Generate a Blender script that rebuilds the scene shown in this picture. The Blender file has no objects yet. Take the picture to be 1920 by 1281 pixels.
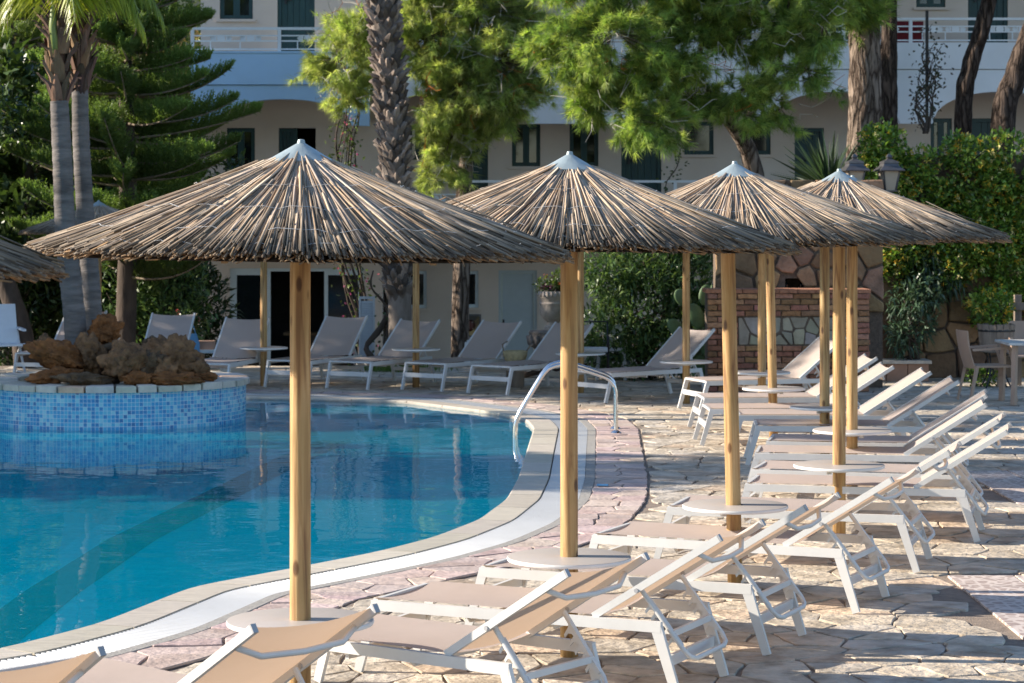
import bpy, math, random
import numpy as np
from mathutils import Vector, Matrix, noise as mnoise

# ------------------------------------------------------------------ camera, world, sun, exposure
scene = bpy.context.scene
C = scene.collection
random.seed(7)
rng = np.random.default_rng(7)
EYE, FPX, HOR = 2.25, 4500.0, 405.0

cam_data = bpy.data.cameras.new("camera")
cam_data.sensor_fit = 'HORIZONTAL'
cam_data.sensor_width = 36.0
cam_data.lens = 36.0 * FPX / 1920.0
cam_data.shift_y = -(640.5 - HOR) / 1920.0
cam_data.clip_start = 0.1
cam_data.clip_end = 2000.0
cam_data.dof.use_dof = True
cam_data.dof.focus_distance = 12.5
cam_data.dof.aperture_fstop = 9.0
cam = bpy.data.objects.new("camera", cam_data)
cam.location = (0, 0, EYE)
cam.rotation_euler = (math.radians(90), 0, 0)
C.objects.link(cam)
scene.camera = cam

SUN_EL = math.radians(25.0)
SUN_DIR = Vector((math.cos(SUN_EL) * 0.9975, -math.cos(SUN_EL) * 0.07, -math.sin(SUN_EL)))  # the way the light travels
world = bpy.data.worlds.new("World")
scene.world = world
world.use_nodes = True
wn = world.node_tree.nodes
wl = world.node_tree.links
wn.clear()
sky = wn.new('ShaderNodeTexSky')
sky.sky_type = 'NISHITA'
sky.sun_disc = False
sky.sun_elevation = SUN_EL
sky.sun_rotation = math.radians(274.0)
sky.air_density = 1.0
sky.dust_density = 0.3
sky.ozone_density = 3.0
bgn = wn.new('ShaderNodeBackground')
bgn.inputs['Strength'].default_value = 0.125
won = wn.new('ShaderNodeOutputWorld')
wl.new(sky.outputs[0], bgn.inputs[0])
wl.new(bgn.outputs[0], won.inputs[0])

sun_data = bpy.data.lights.new("sun", 'SUN')
sun_data.energy = 5.0
sun_data.angle = math.radians(0.53)
sun_data.color = (1.0, 0.90, 0.76)
sun = bpy.data.objects.new("sun", sun_data)
sun.rotation_euler = SUN_DIR.to_track_quat('-Z', 'Y').to_euler()
sun.location = (-20, 5, 20)
C.objects.link(sun)

scene.view_settings.view_transform = 'Standard'
scene.view_settings.look = 'None'
scene.view_settings.gamma = 1.0
scene.view_settings.use_curve_mapping = False
scene.view_settings.exposure = 1.1
scene.render.engine = 'CYCLES'
scene.cycles.max_bounces = 10
scene.cycles.transparent_max_bounces = 12
scene.cycles.sample_clamp_indirect = 6.0

# ------------------------------------------------------------------ helpers
def gx(x, y):            # photo pixel of a ground point -> plan position
    d = FPX * EYE / (y - HOR)
    return ((x - 960.0) * d / FPX, d)

def px(x, y, d):         # photo pixel at a known distance -> point
    return Vector(((x - 960.0) * d / FPX, d, EYE - (y - HOR) * d / FPX))

def link(o, parent=None):
    C.objects.link(o)
    if parent is not None:
        o.parent = parent
    return o

def tag(o, label, cat, group=None, kind=None):
    o['label'] = label
    o['category'] = cat
    if group: o['group'] = group
    if kind: o['kind'] = kind
    return o

def thing(name, label, cat, loc=(0, 0, 0), rz=0.0, group=None):
    o = bpy.data.objects.new(name, None)
    o.empty_display_size = 0.2
    o.location = loc
    o.rotation_euler = (0, 0, rz)
    link(o)
    return tag(o, label, cat, group)

KIDS = {}
def dup(root, loc, rz, label, group=None, scale=None, rot=None):
    ch = {}
    for o in C.objects:
        if o.parent is not None:
            ch.setdefault(o.parent, []).append(o)
    def cp(o, parent):
        c = o.copy()
        C.objects.link(c)
        c.parent = parent
        for k in ch.get(o, []):
            cp(k, c)
        return c
    r = cp(root, None)
    r.location = loc
    r.rotation_euler = rot if rot else (0, 0, rz)
    r['label'] = label
    if group: r['group'] = group
    if scale: r.scale = (scale, scale, scale)
    return r

class MB:
    """collects polygons; build() links them as one mesh object"""
    def __init__(s):
        s.v = []; s.f = []; s.c = []; s.uv = None; s.col = (1, 1, 1, 1); s.mi = []; s.cur = 0
    def add(s, vs, fs):
        b = len(s.v)
        s.v += [tuple(p) for p in vs]
        s.c += [s.col] * len(vs)
        s.f += [tuple(i + b for i in f) for f in fs]
        s.mi += [s.cur] * len(fs)
        return s
    def box(s, x0, x1, y0, y1, z0, z1, M=None):
        vs = [Vector((x, y, z)) for x in (x0, x1) for y in (y0, y1) for z in (z0, z1)]
        if M is not None: vs = [M @ p for p in vs]
        return s.add(vs, [(0, 1, 3, 2), (4, 6, 7, 5), (0, 4, 5, 1), (2, 3, 7, 6), (0, 2, 6, 4), (1, 5, 7, 3)])
    def bar(s, a, b, w, h, up=(0, 0, 1), w2=None, h2=None):
        """box-section bar from a to b; w across, h along up"""
        a = Vector(a); b = Vector(b); d = (b - a).normalized()
        u = Vector(up); u = (u - d * u.dot(d))
        if u.length < 1e-5: u = Vector((1, 0, 0))
        u.normalize(); r = d.cross(u)
        w2 = w if w2 is None else w2; h2 = h if h2 is None else h2
        vs = []
        for p, ww, hh in ((a, w, h), (b, w2, h2)):
            for sx, sy in ((-1, -1), (1, -1), (1, 1), (-1, 1)):
                vs.append(p + r * (sx * ww / 2) + u * (sy * hh / 2))
        return s.add(vs, [(3, 2, 1, 0), (4, 5, 6, 7), (0, 1, 5, 4), (1, 2, 6, 5), (2, 3, 7, 6), (3, 0, 4, 7)])
    def tube(s, pts, r, n=8, caps=True, jit=0.0, closed=False):
        pts = [Vector(p) for p in pts]
        m = len(pts)
        rs = r if isinstance(r, (list, tuple)) else [r] * m
        vs = []; fr = None
        for i, p in enumerate(pts):
            if closed: d = pts[(i + 1) % m] - pts[i - 1]
            else: d = pts[min(i + 1, m - 1)] - pts[max(i - 1, 0)]
            d.normalize()
            if fr is None:
                fr = Vector((1, 0, 0)) if abs(d.x) < 0.9 else Vector((0, 1, 0))
            fr = (fr - d * fr.dot(d)).normalized()
            q = d.cross(fr)
            for k in range(n):
                a = 2 * math.pi * k / n
                rr = rs[i] * (1 + (random.uniform(-jit, jit) if jit else 0))
                vs.append(p + fr * (rr * math.cos(a)) + q * (rr * math.sin(a)))
        fs = []
        for i in range(m if closed else m - 1):
            j = (i + 1) % m
            for k in range(n):
                l = (k + 1) % n
                fs.append((i * n + k, i * n + l, j * n + l, j * n + k))
        if caps and not closed:
            fs.append(tuple(range(n - 1, -1, -1)))
            fs.append(tuple((m - 1) * n + k for k in range(n)))
        return s.add(vs, fs)
    def lathe(s, prof, n=24, c=(0, 0, 0), caps=True):
        vs = []
        for r, z in prof:
            for k in range(n):
                a = 2 * math.pi * k / n
                vs.append((c[0] + r * math.cos(a), c[1] + r * math.sin(a), c[2] + z))
        fs = []
        for i in range(len(prof) - 1):
            for k in range(n):
                l = (k + 1) % n
                fs.append((i * n + k, i * n + l, (i + 1) * n + l, (i + 1) * n + k))
        if caps:
            fs.append(tuple(range(n - 1, -1, -1)))
            fs.append(tuple((len(prof) - 1) * n + k for k in range(n)))
        return s.add(vs, fs)
    def prism(s, poly, z0, z1, M=None, inset=0.0):
        n = len(poly)
        cx = sum(p[0] for p in poly) / n; cy = sum(p[1] for p in poly) / n
        top = []
        for p in poly:
            dx, dy = p[0] - cx, p[1] - cy
            L = max(1e-6, math.hypot(dx, dy)); k = max(0.0, L - inset) / L
            top.append((cx + dx * k, cy + dy * k))
        vs = [Vector((p[0], p[1], z0)) for p in poly]
        if inset > 0:
            vs += [Vector((p[0], p[1], z1 - inset * 0.6)) for p in poly]
        vs += [Vector((p[0], p[1], z1)) for p in top]
        if M is not None: vs = [M @ p for p in vs]
        fs = []
        L = 3 if inset > 0 else 2
        for t in range(L - 1):
            for k in range(n):
                l = (k + 1) % n
                fs.append((t * n + k, t * n + l, (t + 1) * n + l, (t + 1) * n + k))
        fs.append(tuple((L - 1) * n + k for k in range(n)))
        return s.add(vs, fs)
    def build(s, name, mat, parent=None, smooth=None, uv=None):
        me = bpy.data.meshes.new(name)
        me.from_pydata(s.v, [], s.f)
        mats = mat if isinstance(mat, (list, tuple)) else [mat]
        for m in mats: me.materials.append(m)
        if len(mats) > 1: me.polygons.foreach_set('material_index', s.mi)
        ca = me.color_attributes.new('Col', 'FLOAT_COLOR', 'POINT')
        ca.data.foreach_set('color', np.array(s.c, dtype=np.float32).ravel())
        if uv is not None:
            ul = me.uv_layers.new(name='UVMap')
            li = np.empty(len(me.loops), dtype=np.int32); me.loops.foreach_get('vertex_index', li)
            ul.data.foreach_set('uv', np.array(uv, dtype=np.float32)[li].ravel())
        if smooth is not None:
            me.polygons.foreach_set('use_smooth', [True] * len(me.polygons))
            if smooth < 180: me.set_sharp_from_angle(angle=math.radians(smooth))
        me.update()
        return link(bpy.data.objects.new(name, me), parent)

def np_mesh(name, V, k, mat, parent=None, col=None):
    """V: (n*k,3) array, consecutive k verts make one polygon"""
    V = np.ascontiguousarray(V, dtype=np.float32).reshape(-1, 3)
    nv = len(V); nf = nv // k
    me = bpy.data.meshes.new(name)
    me.vertices.add(nv); me.vertices.foreach_set('co', V.ravel())
    me.loops.add(nv); me.loops.foreach_set('vertex_index', np.arange(nv, dtype=np.int32))
    me.polygons.add(nf)
    me.polygons.foreach_set('loop_start', np.arange(0, nv, k, dtype=np.int32))
    me.polygons.foreach_set('loop_total', np.full(nf, k, dtype=np.int32))
    me.update(calc_edges=True)
    me.materials.append(mat)
    if col is not None:
        ca = me.color_attributes.new('Col', 'FLOAT_COLOR', 'POINT')
        c = np.ones((nv, 4), dtype=np.float32)
        c[:, :3] = np.repeat(col, k, axis=0) if len(col) == nf else col
        ca.data.foreach_set('color', c.ravel())
    return link(bpy.data.objects.new(name, me), parent)

# ------------------------------------------------------------------ materials
def ramp(nt, stops):
    r = nt.nodes.new('ShaderNodeValToRGB')
    while len(r.color_ramp.elements) < len(stops): r.color_ramp.elements.new(0.5)
    for e, (p, c) in zip(r.color_ramp.elements, stops):
        e.position = p; e.color = (c[0], c[1], c[2], 1)
    return r

def mat(name, base, rough=0.6, var=0.2, scale=6.0, bump=0.0, bscale=60.0, attr=False, metal=0.0, spec=0.5,
        stretch=(1, 1, 1), dark=None, trans=None, detail=6.0, coord='Object', blotch=None):
    m = bpy.data.materials.new(name)
    m.use_nodes = True
    nt = m.node_tree; N = nt.nodes; L = nt.links
    b = N['Principled BSDF']
    out = N['Material Output']
    tc = N.new('ShaderNodeTexCoord'); mp = N.new('ShaderNodeMapping')
    mp.inputs['Scale'].default_value = stretch
    L.new(tc.outputs[coord], mp.inputs['Vector'])
    nz = N.new('ShaderNodeTexNoise'); nz.inputs['Scale'].default_value = scale
    nz.inputs['Detail'].default_value = detail; nz.inputs['Roughness'].default_value = 0.62
    L.new(mp.outputs[0], nz.inputs['Vector'])
    dk = dark if dark else tuple(c * (1 - var * 1.3) for c in base)
    lt = tuple(min(1, c * (1 + var)) for c in base)
    r = ramp(nt, [(0.28, dk), (0.5, base), (0.74, lt)])
    L.new(nz.outputs['Fac'], r.inputs[0])
    col = r.outputs[0]
    if blotch:
        nb = N.new('ShaderNodeTexNoise'); nb.inputs['Scale'].default_value = blotch[1]; nb.inputs['Detail'].default_value = 4
        L.new(tc.outputs[coord], nb.inputs['Vector'])
        rb = ramp(nt, [(0.42, (1, 1, 1)), (0.66, blotch[0])])
        L.new(nb.outputs['Fac'], rb.inputs[0])
        mx = N.new('ShaderNodeMix'); mx.data_type = 'RGBA'; mx.blend_type = 'MULTIPLY'; mx.inputs[0].default_value = 1
        L.new(col, mx.inputs[6]); L.new(rb.outputs[0], mx.inputs[7]); col = mx.outputs[2]
    if attr:
        at = N.new('ShaderNodeAttribute'); at.attribute_name = 'Col'
        mx = N.new('ShaderNodeMix'); mx.data_type = 'RGBA'; mx.blend_type = 'MULTIPLY'; mx.inputs[0].default_value = 1
        L.new(col, mx.inputs[6]); L.new(at.outputs['Color'], mx.inputs[7]); col = mx.outputs[2]
    L.new(col, b.inputs['Base Color'])
    b.inputs['Roughness'].default_value = rough
    b.inputs['Metallic'].default_value = metal
    b.inputs['Specular IOR Level'].default_value = spec
    if bump:
        nb2 = N.new('ShaderNodeTexNoise'); nb2.inputs['Scale'].default_value = bscale; nb2.inputs['Detail'].default_value = 5
        L.new(mp.outputs[0], nb2.inputs['Vector'])
        bp = N.new('ShaderNodeBump'); bp.inputs['Strength'].default_value = bump; bp.inputs['Distance'].default_value = 0.02
        L.new(nb2.outputs['Fac'], bp.inputs['Height']); L.new(bp.outputs[0], b.inputs['Normal'])
    if trans:
        tl = N.new('ShaderNodeBsdfTranslucent')
        if isinstance(trans[0], (tuple, list)):
            tl.inputs[0].default_value = (*trans[0], 1)
        else:
            L.new(col, tl.inputs[0])
        mixs = N.new('ShaderNodeMixShader'); mixs.inputs[0].default_value = trans[1]
        L.new(b.outputs[0], mixs.inputs[1]); L.new(tl.outputs[0], mixs.inputs[2])
        L.new(mixs.outputs[0], out.inputs[0])
    return m

def leafmat(name, base, rough=0.45, tr=0.35, spec=0.4):
    m = bpy.data.materials.new(name); m.use_nodes = True
    nt = m.node_tree; N = nt.nodes; L = nt.links
    b = N['Principled BSDF']; out = N['Material Output']
    at = N.new('ShaderNodeAttribute'); at.attribute_name = 'Col'
    mx = N.new('ShaderNodeMix'); mx.data_type = 'RGBA'; mx.blend_type = 'MULTIPLY'; mx.inputs[0].default_value = 1
    mx.inputs[6].default_value = (*base, 1); L.new(at.outputs['Color'], mx.inputs[7])
    L.new(mx.outputs[2], b.inputs['Base Color'])
    b.inputs['Roughness'].default_value = rough; b.inputs['Specular IOR Level'].default_value = spec
    tl = N.new('ShaderNodeBsdfTranslucent')
    mt = N.new('ShaderNodeMix'); mt.data_type = 'RGBA'; mt.blend_type = 'MULTIPLY'; mt.inputs[0].default_value = 1
    L.new(mx.outputs[2], mt.inputs[6]); mt.inputs[7].default_value = (1.3, 1.35, 0.75, 1)
    L.new(mt.outputs[2], tl.inputs[0])
    ms = N.new('ShaderNodeMixShader'); ms.inputs[0].default_value = tr
    L.new(b.outputs[0], ms.inputs[1]); L.new(tl.outputs[0], ms.inputs[2]); L.new(ms.outputs[0], out.inputs[0])
    return m

def mosaic(name, source, pitch, stops, grout=(0.55, 0.62, 0.66), gw=0.1, rough=0.25, cloud=0.0):
    m = bpy.data.materials.new(name); m.use_nodes = True
    nt = m.node_tree; N = nt.nodes; L = nt.links
    b = N['Principled BSDF']
    tc = N.new('ShaderNodeTexCoord')
    sc = N.new('ShaderNodeVectorMath'); sc.operation = 'SCALE'; sc.inputs['Scale'].default_value = 1.0 / pitch
    L.new(tc.outputs[source], sc.inputs[0])
    fl = N.new('ShaderNodeVectorMath'); fl.operation = 'FLOOR'; L.new(sc.outputs[0], fl.inputs[0])
    fr = N.new('ShaderNodeVectorMath'); fr.operation = 'FRACTION'; L.new(sc.outputs[0], fr.inputs[0])
    wn_ = N.new('ShaderNodeTexWhiteNoise'); wn_.noise_dimensions = '3D'; L.new(fl.outputs[0], wn_.inputs['Vector'])
    r = ramp(nt, stops); r.color_ramp.interpolation = 'CONSTANT' if len(stops) > 3 else 'LINEAR'
    L.new(wn_.outputs['Value'], r.inputs[0])
    sx = N.new('ShaderNodeSeparateXYZ'); L.new(fr.outputs[0], sx.inputs[0])
    def edge(o):
        a = N.new('ShaderNodeMath'); a.operation = 'LESS_THAN'; a.inputs[1].default_value = gw; L.new(o, a.inputs[0]); return a
    a1 = edge(sx.outputs[0]); a2 = edge(sx.outputs[1])
    mxm = N.new('ShaderNodeMath'); mxm.operation = 'MAXIMUM'; L.new(a1.outputs[0], mxm.inputs[0]); L.new(a2.outputs[0], mxm.inputs[1])
    mx = N.new('ShaderNodeMix'); mx.data_type = 'RGBA'
    L.new(mxm.outputs[0], mx.inputs[0]); L.new(r.outputs[0], mx.inputs[6]); mx.inputs[7].default_value = (*grout, 1)
    L.new(mx.outputs[2], b.inputs['Base Color'])
    b.inputs['Roughness'].default_value = rough
    bp = N.new('ShaderNodeBump'); bp.inputs['Strength'].default_value = 0.5; bp.inputs['Distance'].default_value = 0.004; bp.invert = True
    L.new(mxm.outputs[0], bp.inputs['Height']); L.new(bp.outputs[0], b.inputs['Normal'])
    return m

M = {}
M['stone'] = mat('deck_stone', (0.55, 0.475, 0.385), rough=0.75, var=0.24, scale=9, bump=1.0, bscale=19, attr=True, blotch=((0.62, 0.60, 0.57), 4.3))
M['pinkstone'] = mat('pink_stone', (0.52, 0.415, 0.365), rough=0.75, var=0.18, scale=9, bump=0.55, bscale=24, attr=True, blotch=((0.8, 0.76, 0.74), 3.0))
M['grout'] = mat('grout', (0.23, 0.18, 0.14), rough=0.9, var=0.3, scale=14, bump=0.4, bscale=90)
M['coping'] = mat('coping_marble', (0.50, 0.45, 0.37), rough=0.55, var=0.16, scale=5, bump=0.2, bscale=30, stretch=(1, 4, 1), attr=True)
M['mortar'] = mat('pool_mortar', (0.30, 0.28, 0.25), rough=0.85, var=0.2, scale=20, bump=0.3)
M['grate'] = mat('grate_plastic', (0.56, 0.555, 0.545), rough=0.4, var=0.05, scale=3)
M['dark'] = mat('dark_void', (0.02, 0.02, 0.02), rough=0.9, var=0.1)
M['ground'] = mat('ground_earth', (0.12, 0.10, 0.07), rough=0.95, var=0.35, scale=0.8, bump=0.6, bscale=8)
M['hill'] = mat('hill_scrub', (0.05, 0.065, 0.025), rough=0.95, var=0.5, scale=0.5, bump=0.8, bscale=3)
M['poolfloor'] = mosaic('pool_floor_mosaic', 'Object', 0.05, [(0.0, (0.0, 0.68, 0.80)), (0.5, (0.0, 0.74, 0.85)), (1.0, (0.0, 0.79, 0.88))], grout=(0.02, 0.82, 0.90), gw=0.08)
M['poolwall'] = mosaic('pool_wall_mosaic', 'UV', 0.05, [(0.0, (0.02, 0.60, 0.78)), (0.5, (0.03, 0.66, 0.82)), (1.0, (0.05, 0.72, 0.86))], grout=(0.10, 0.76, 0.88), gw=0.08)
M['band'] = mosaic('pool_band_mosaic', 'Object', 0.05, [(0.0, (0.0, 0.035, 0.03)), (0.5, (0.0, 0.05, 0.035)), (1.0, (0.002, 0.09, 0.05))], grout=(0.0, 0.09, 0.07), gw=0.1)
M['island'] = mosaic('island_mosaic', 'UV', 0.0425, [(0.0, (0.01, 0.20, 0.42)), (0.18, (0.02, 0.28, 0.50)), (0.42, (0.05, 0.36, 0.54)), (0.66, (0.12, 0.44, 0.57)), (0.86, (0.24, 0.52, 0.60)), (0.95, (0.01, 0.15, 0.34))], grout=(0.50, 0.62, 0.68), gw=0.11)
M['capstone'] = mat('cap_stone', (0.55, 0.50, 0.43), rough=0.7, var=0.2, scale=8, bump=0.5, bscale=25, attr=True)
M['rock'] = mat('tufa_rock', (0.20, 0.12, 0.065), rough=0.97, var=0.5, scale=9, bump=1.0, bscale=30, detail=9, dark=(0.06, 0.048, 0.04), blotch=((0.42, 0.43, 0.45), 5), attr=True, spec=.1)
M['steel'] = mat('stainless', (0.62, 0.62, 0.62), rough=0.16, var=0.04, metal=1.0)
M['galv'] = mat('galvanised', (0.30, 0.355, 0.36), rough=0.5, var=0.16, scale=9, metal=0.25, bump=0.1, bscale=30)
M['white'] = mat('white_metal', (0.61, 0.60, 0.58), rough=0.42, var=0.06, scale=4)
M['capgrey'] = mat('grey_plastic', (0.35, 0.35, 0.36), rough=0.5, var=0.08)
M['fabric'] = mat('taupe_mesh_fabric', (0.60, 0.505, 0.455), rough=0.85, var=0.06, scale=3, bump=0.25, bscale=420, trans=((0.54, 0.38, 0.26), 0.36))
M['tabletop'] = mat('table_taupe', (0.46, 0.41, 0.37), rough=0.42, var=0.05, scale=3)
M['tableedge'] = mat('table_edge', (0.72, 0.70, 0.67), rough=0.45, var=0.04)
M['reed'] = mat('reed', (1, 1, 1), rough=0.8, var=0.28, scale=14, attr=True, stretch=(1, 1, 1), detail=4)
M['light_block'] = mat('reed_light_block', (0.10, 0.07, 0.045), rough=0.95, var=0.4, scale=30)
M['wire'] = mat('wire', (0.55, 0.54, 0.52), rough=0.45, var=0.1)
M['batten'] = mat('batten_wood', (0.32, 0.21, 0.11), rough=0.7, var=0.25, scale=8, stretch=(1, 1, 0.15))
M['render'] = mat('wall_render', (0.63, 0.52, 0.43), rough=0.85, var=0.06, scale=0.9, bump=0.12, bscale=60, blotch=((0.90, 0.88, 0.86), 0.6))
M['shadewall'] = mat('blue_shade_render', (0.42, 0.62, 0.82), rough=0.8, var=0.05, scale=0.7, bump=0.1, bscale=50, blotch=((0.93, 0.92, 0.90), 0.8))  # white balcony render with the blue of its shade put into the colour
M['whitewall'] = mat('white_render', (0.76, 0.77, 0.78), rough=0.8, var=0.05, scale=0.7, bump=0.1, bscale=50, blotch=((0.93, 0.92, 0.90), 0.8))
M['greenwood'] = mat('dark_green_paint', (0.006, 0.040, 0.040), rough=0.45, var=0.15, scale=5)
M['aluframe'] = mat('pale_blue_frame', (0.60, 0.67, 0.69), rough=0.4, var=0.05)
M['paledoor'] = mat('pale_grey_door', (0.40, 0.44, 0.44), rough=0.5, var=0.05)
M['railing'] = mat('white_railing', (0.72, 0.73, 0.73), rough=0.4, var=0.04)
M['brick'] = mat('brick', (0.36, 0.155, 0.085), rough=0.88, var=0.3, scale=18, bump=0.8, bscale=45, attr=True)
M['brickmortar'] = mat('brick_mortar', (0.13, 0.095, 0.07), rough=0.95, var=0.3, scale=20, bump=0.5)
M['wallstone'] = mat('brown_wall_stone', (0.25, 0.155, 0.085), rough=0.88, var=0.35, scale=5, bump=0.8, bscale=20, attr=True)
M['panelstone'] = mat('pale_panel_stone', (0.36, 0.315, 0.25), rough=0.8, var=0.2, scale=7, bump=0.6, bscale=20, attr=True)
M['urn'] = mat('urn_stone', (0.40, 0.33, 0.27), rough=0.85, var=0.3, scale=7, bump=0.5, bscale=30)
M['urndark'] = mat('dark_stone', (0.19, 0.16, 0.135), rough=0.9, var=0.4, scale=8, bump=0.6, bscale=30)  # pedestal stone, darker than the urn
M['shutterpaint'] = mat('shade_grey_shutter_paint', (0.42, 0.46, 0.49), rough=0.5, var=0.1)  # white shutter, the grey blue of its shade painted in
M['iron'] = mat('black_iron', (0.015, 0.015, 0.017), rough=0.5, var=0.2)
M['lampmetal'] = mat('lamp_metal', (0.12, 0.115, 0.12), rough=0.4, var=0.25, scale=9, metal=0.6)
M['lampglass'] = mat('frosted_glass', (0.55, 0.47, 0.37), rough=0.3, var=0.06, trans=((0.7, 0.6, 0.45), 0.35))
M['resin'] = mat('tan_resin', (0.42, 0.29, 0.215), rough=0.5, var=0.05)
M['marble'] = mat('pale_table_top', (0.56, 0.55, 0.52), rough=0.35, var=0.15, scale=4, blotch=((0.75, 0.76, 0.78), 3))
M['weathered'] = mat('weathered_wood', (0.22, 0.17, 0.13), rough=0.85, var=0.35, scale=9, stretch=(1, 1, 0.15), bump=0.4)
M['terracotta'] = mat('terracotta', (0.40, 0.24, 0.17), rough=0.8, var=0.15, scale=5, bump=0.2)
M['basket'] = mat('straw', (0.45, 0.36, 0.20), rough=0.8, var=0.25, scale=25, bump=0.4, bscale=80)
M['plasticwhite'] = mat('white_plastic', (0.68, 0.70, 0.73), rough=0.4, var=0.04)
M['bluebag'] = mat('blue_bag', (0.10, 0.28, 0.48), rough=0.5, var=0.3, scale=7)
M['redcloth'] = mat('red_cloth', (0.16, 0.008, 0.014), rough=0.85, var=0.2, scale=4)
M['tilepink'] = mat('pink_tile', (0.47, 0.405, 0.365), rough=0.5, var=0.1, scale=6)
def barkmat(name, plate, fissure, scale=9.0, zs=0.22):
    m = bpy.data.materials.new(name); m.use_nodes = True
    nt = m.node_tree; N = nt.nodes; L = nt.links; b = N['Principled BSDF']
    tc = N.new('ShaderNodeTexCoord'); mp = N.new('ShaderNodeMapping'); mp.inputs['Scale'].default_value = (1, 1, zs); L.new(tc.outputs['Object'], mp.inputs[0])
    nz = N.new('ShaderNodeTexNoise'); nz.inputs['Scale'].default_value = scale * 1.3; nz.inputs['Detail'].default_value = 6; L.new(mp.outputs[0], nz.inputs['Vector'])
    mxv = N.new('ShaderNodeMix'); mxv.data_type = 'VECTOR'; mxv.inputs[0].default_value = 0.14; L.new(mp.outputs[0], mxv.inputs[4]); L.new(nz.outputs['Color'], mxv.inputs[5])
    vo = N.new('ShaderNodeTexVoronoi'); vo.feature = 'DISTANCE_TO_EDGE'; vo.inputs['Scale'].default_value = scale; L.new(mxv.outputs[1], vo.inputs['Vector'])
    r = ramp(nt, [(0.0, fissure), (0.10, tuple((a + c) / 2 for a, c in zip(plate, fissure))), (0.22, plate)]); L.new(vo.outputs['Distance'], r.inputs[0])
    r2 = ramp(nt, [(0.3, (0.55, 0.52, 0.5)), (0.7, (1.25, 1.22, 1.2))]); L.new(nz.outputs['Fac'], r2.inputs[0])
    mx = N.new('ShaderNodeMix'); mx.data_type = 'RGBA'; mx.blend_type = 'MULTIPLY'; mx.inputs[0].default_value = 1; L.new(r.outputs[0], mx.inputs[6]); L.new(r2.outputs[0], mx.inputs[7]); L.new(mx.outputs[2], b.inputs['Base Color'])
    b.inputs['Roughness'].default_value = 0.95; b.inputs['Specular IOR Level'].default_value = 0.15
    ad = N.new('ShaderNodeMath'); ad.operation = 'MULTIPLY_ADD'; ad.inputs[1].default_value = 0.4; mn = N.new('ShaderNodeMath'); mn.operation = 'MINIMUM'; mn.inputs[1].default_value = 0.2
    L.new(vo.outputs['Distance'], mn.inputs[0]); L.new(nz.outputs['Fac'], ad.inputs[0]); L.new(mn.outputs[0], ad.inputs[2])
    bp = N.new('ShaderNodeBump'); bp.inputs['Strength'].default_value = 1.0; bp.inputs['Distance'].default_value = 0.12; L.new(ad.outputs[0], bp.inputs['Height']); L.new(bp.outputs[0], b.inputs['Normal'])
    return m
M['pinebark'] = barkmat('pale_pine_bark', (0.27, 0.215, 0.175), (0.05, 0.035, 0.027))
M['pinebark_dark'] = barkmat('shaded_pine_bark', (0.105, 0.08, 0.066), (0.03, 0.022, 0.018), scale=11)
M['branch'] = mat('branch_bark', (0.22, 0.17, 0.12), rough=0.9, var=0.35, scale=9, bump=0.5)
M['bark'] = mat('pine_bark', (0.20, 0.145, 0.105), rough=0.95, var=0.5, scale=6, bump=1.0, bscale=12, stretch=(1, 1, 0.35), detail=9)
M['bark_dark'] = mat('dark_bark', (0.07, 0.05, 0.038), rough=0.95, var=0.45, scale=8, bump=1.0, bscale=14, stretch=(1, 1, 0.3))
M['palmgrey'] = mat('palm_trunk_grey', (0.15, 0.13, 0.118), rough=0.9, var=0.42, scale=4, bump=0.7, bscale=9, stretch=(.7, .7, 4), blotch=((0.7, 0.68, 0.66), 1.7))
M['palmboot'] = mat('palm_leaf_base', (0.21, 0.17, 0.14), rough=0.9, var=0.4, scale=6, bump=0.7, bscale=18, stretch=(1, 1, 0.3), attr=True)
M['fibre'] = mat('palm_fibre', (0.135, 0.085, 0.055), rough=0.95, var=0.4, scale=8, bump=0.8, bscale=20, stretch=(1, 1, 0.2), attr=True)
M['sheath'] = mat('green_sheath', (0.16, 0.20, 0.05), rough=0.5, var=0.2, scale=4, stretch=(1, 1, 0.2))
M['pine'] = leafmat('pine_needles', (1, 1, 1), rough=0.5, tr=0.45)
M['leaf'] = leafmat('leaves', (1, 1, 1), rough=0.38, tr=0.3, spec=0.5)
M['dry'] = leafmat('dry_twigs', (1, 1, 1), rough=0.9, tr=0.1, spec=0.1)
M['petal'] = leafmat('petals', (1, 1, 1), rough=0.6, tr=0.35, spec=0.2)
M['cactus'] = mat('cactus', (0.09, 0.15, 0.06), rough=0.6, var=0.25, scale=8)

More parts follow.
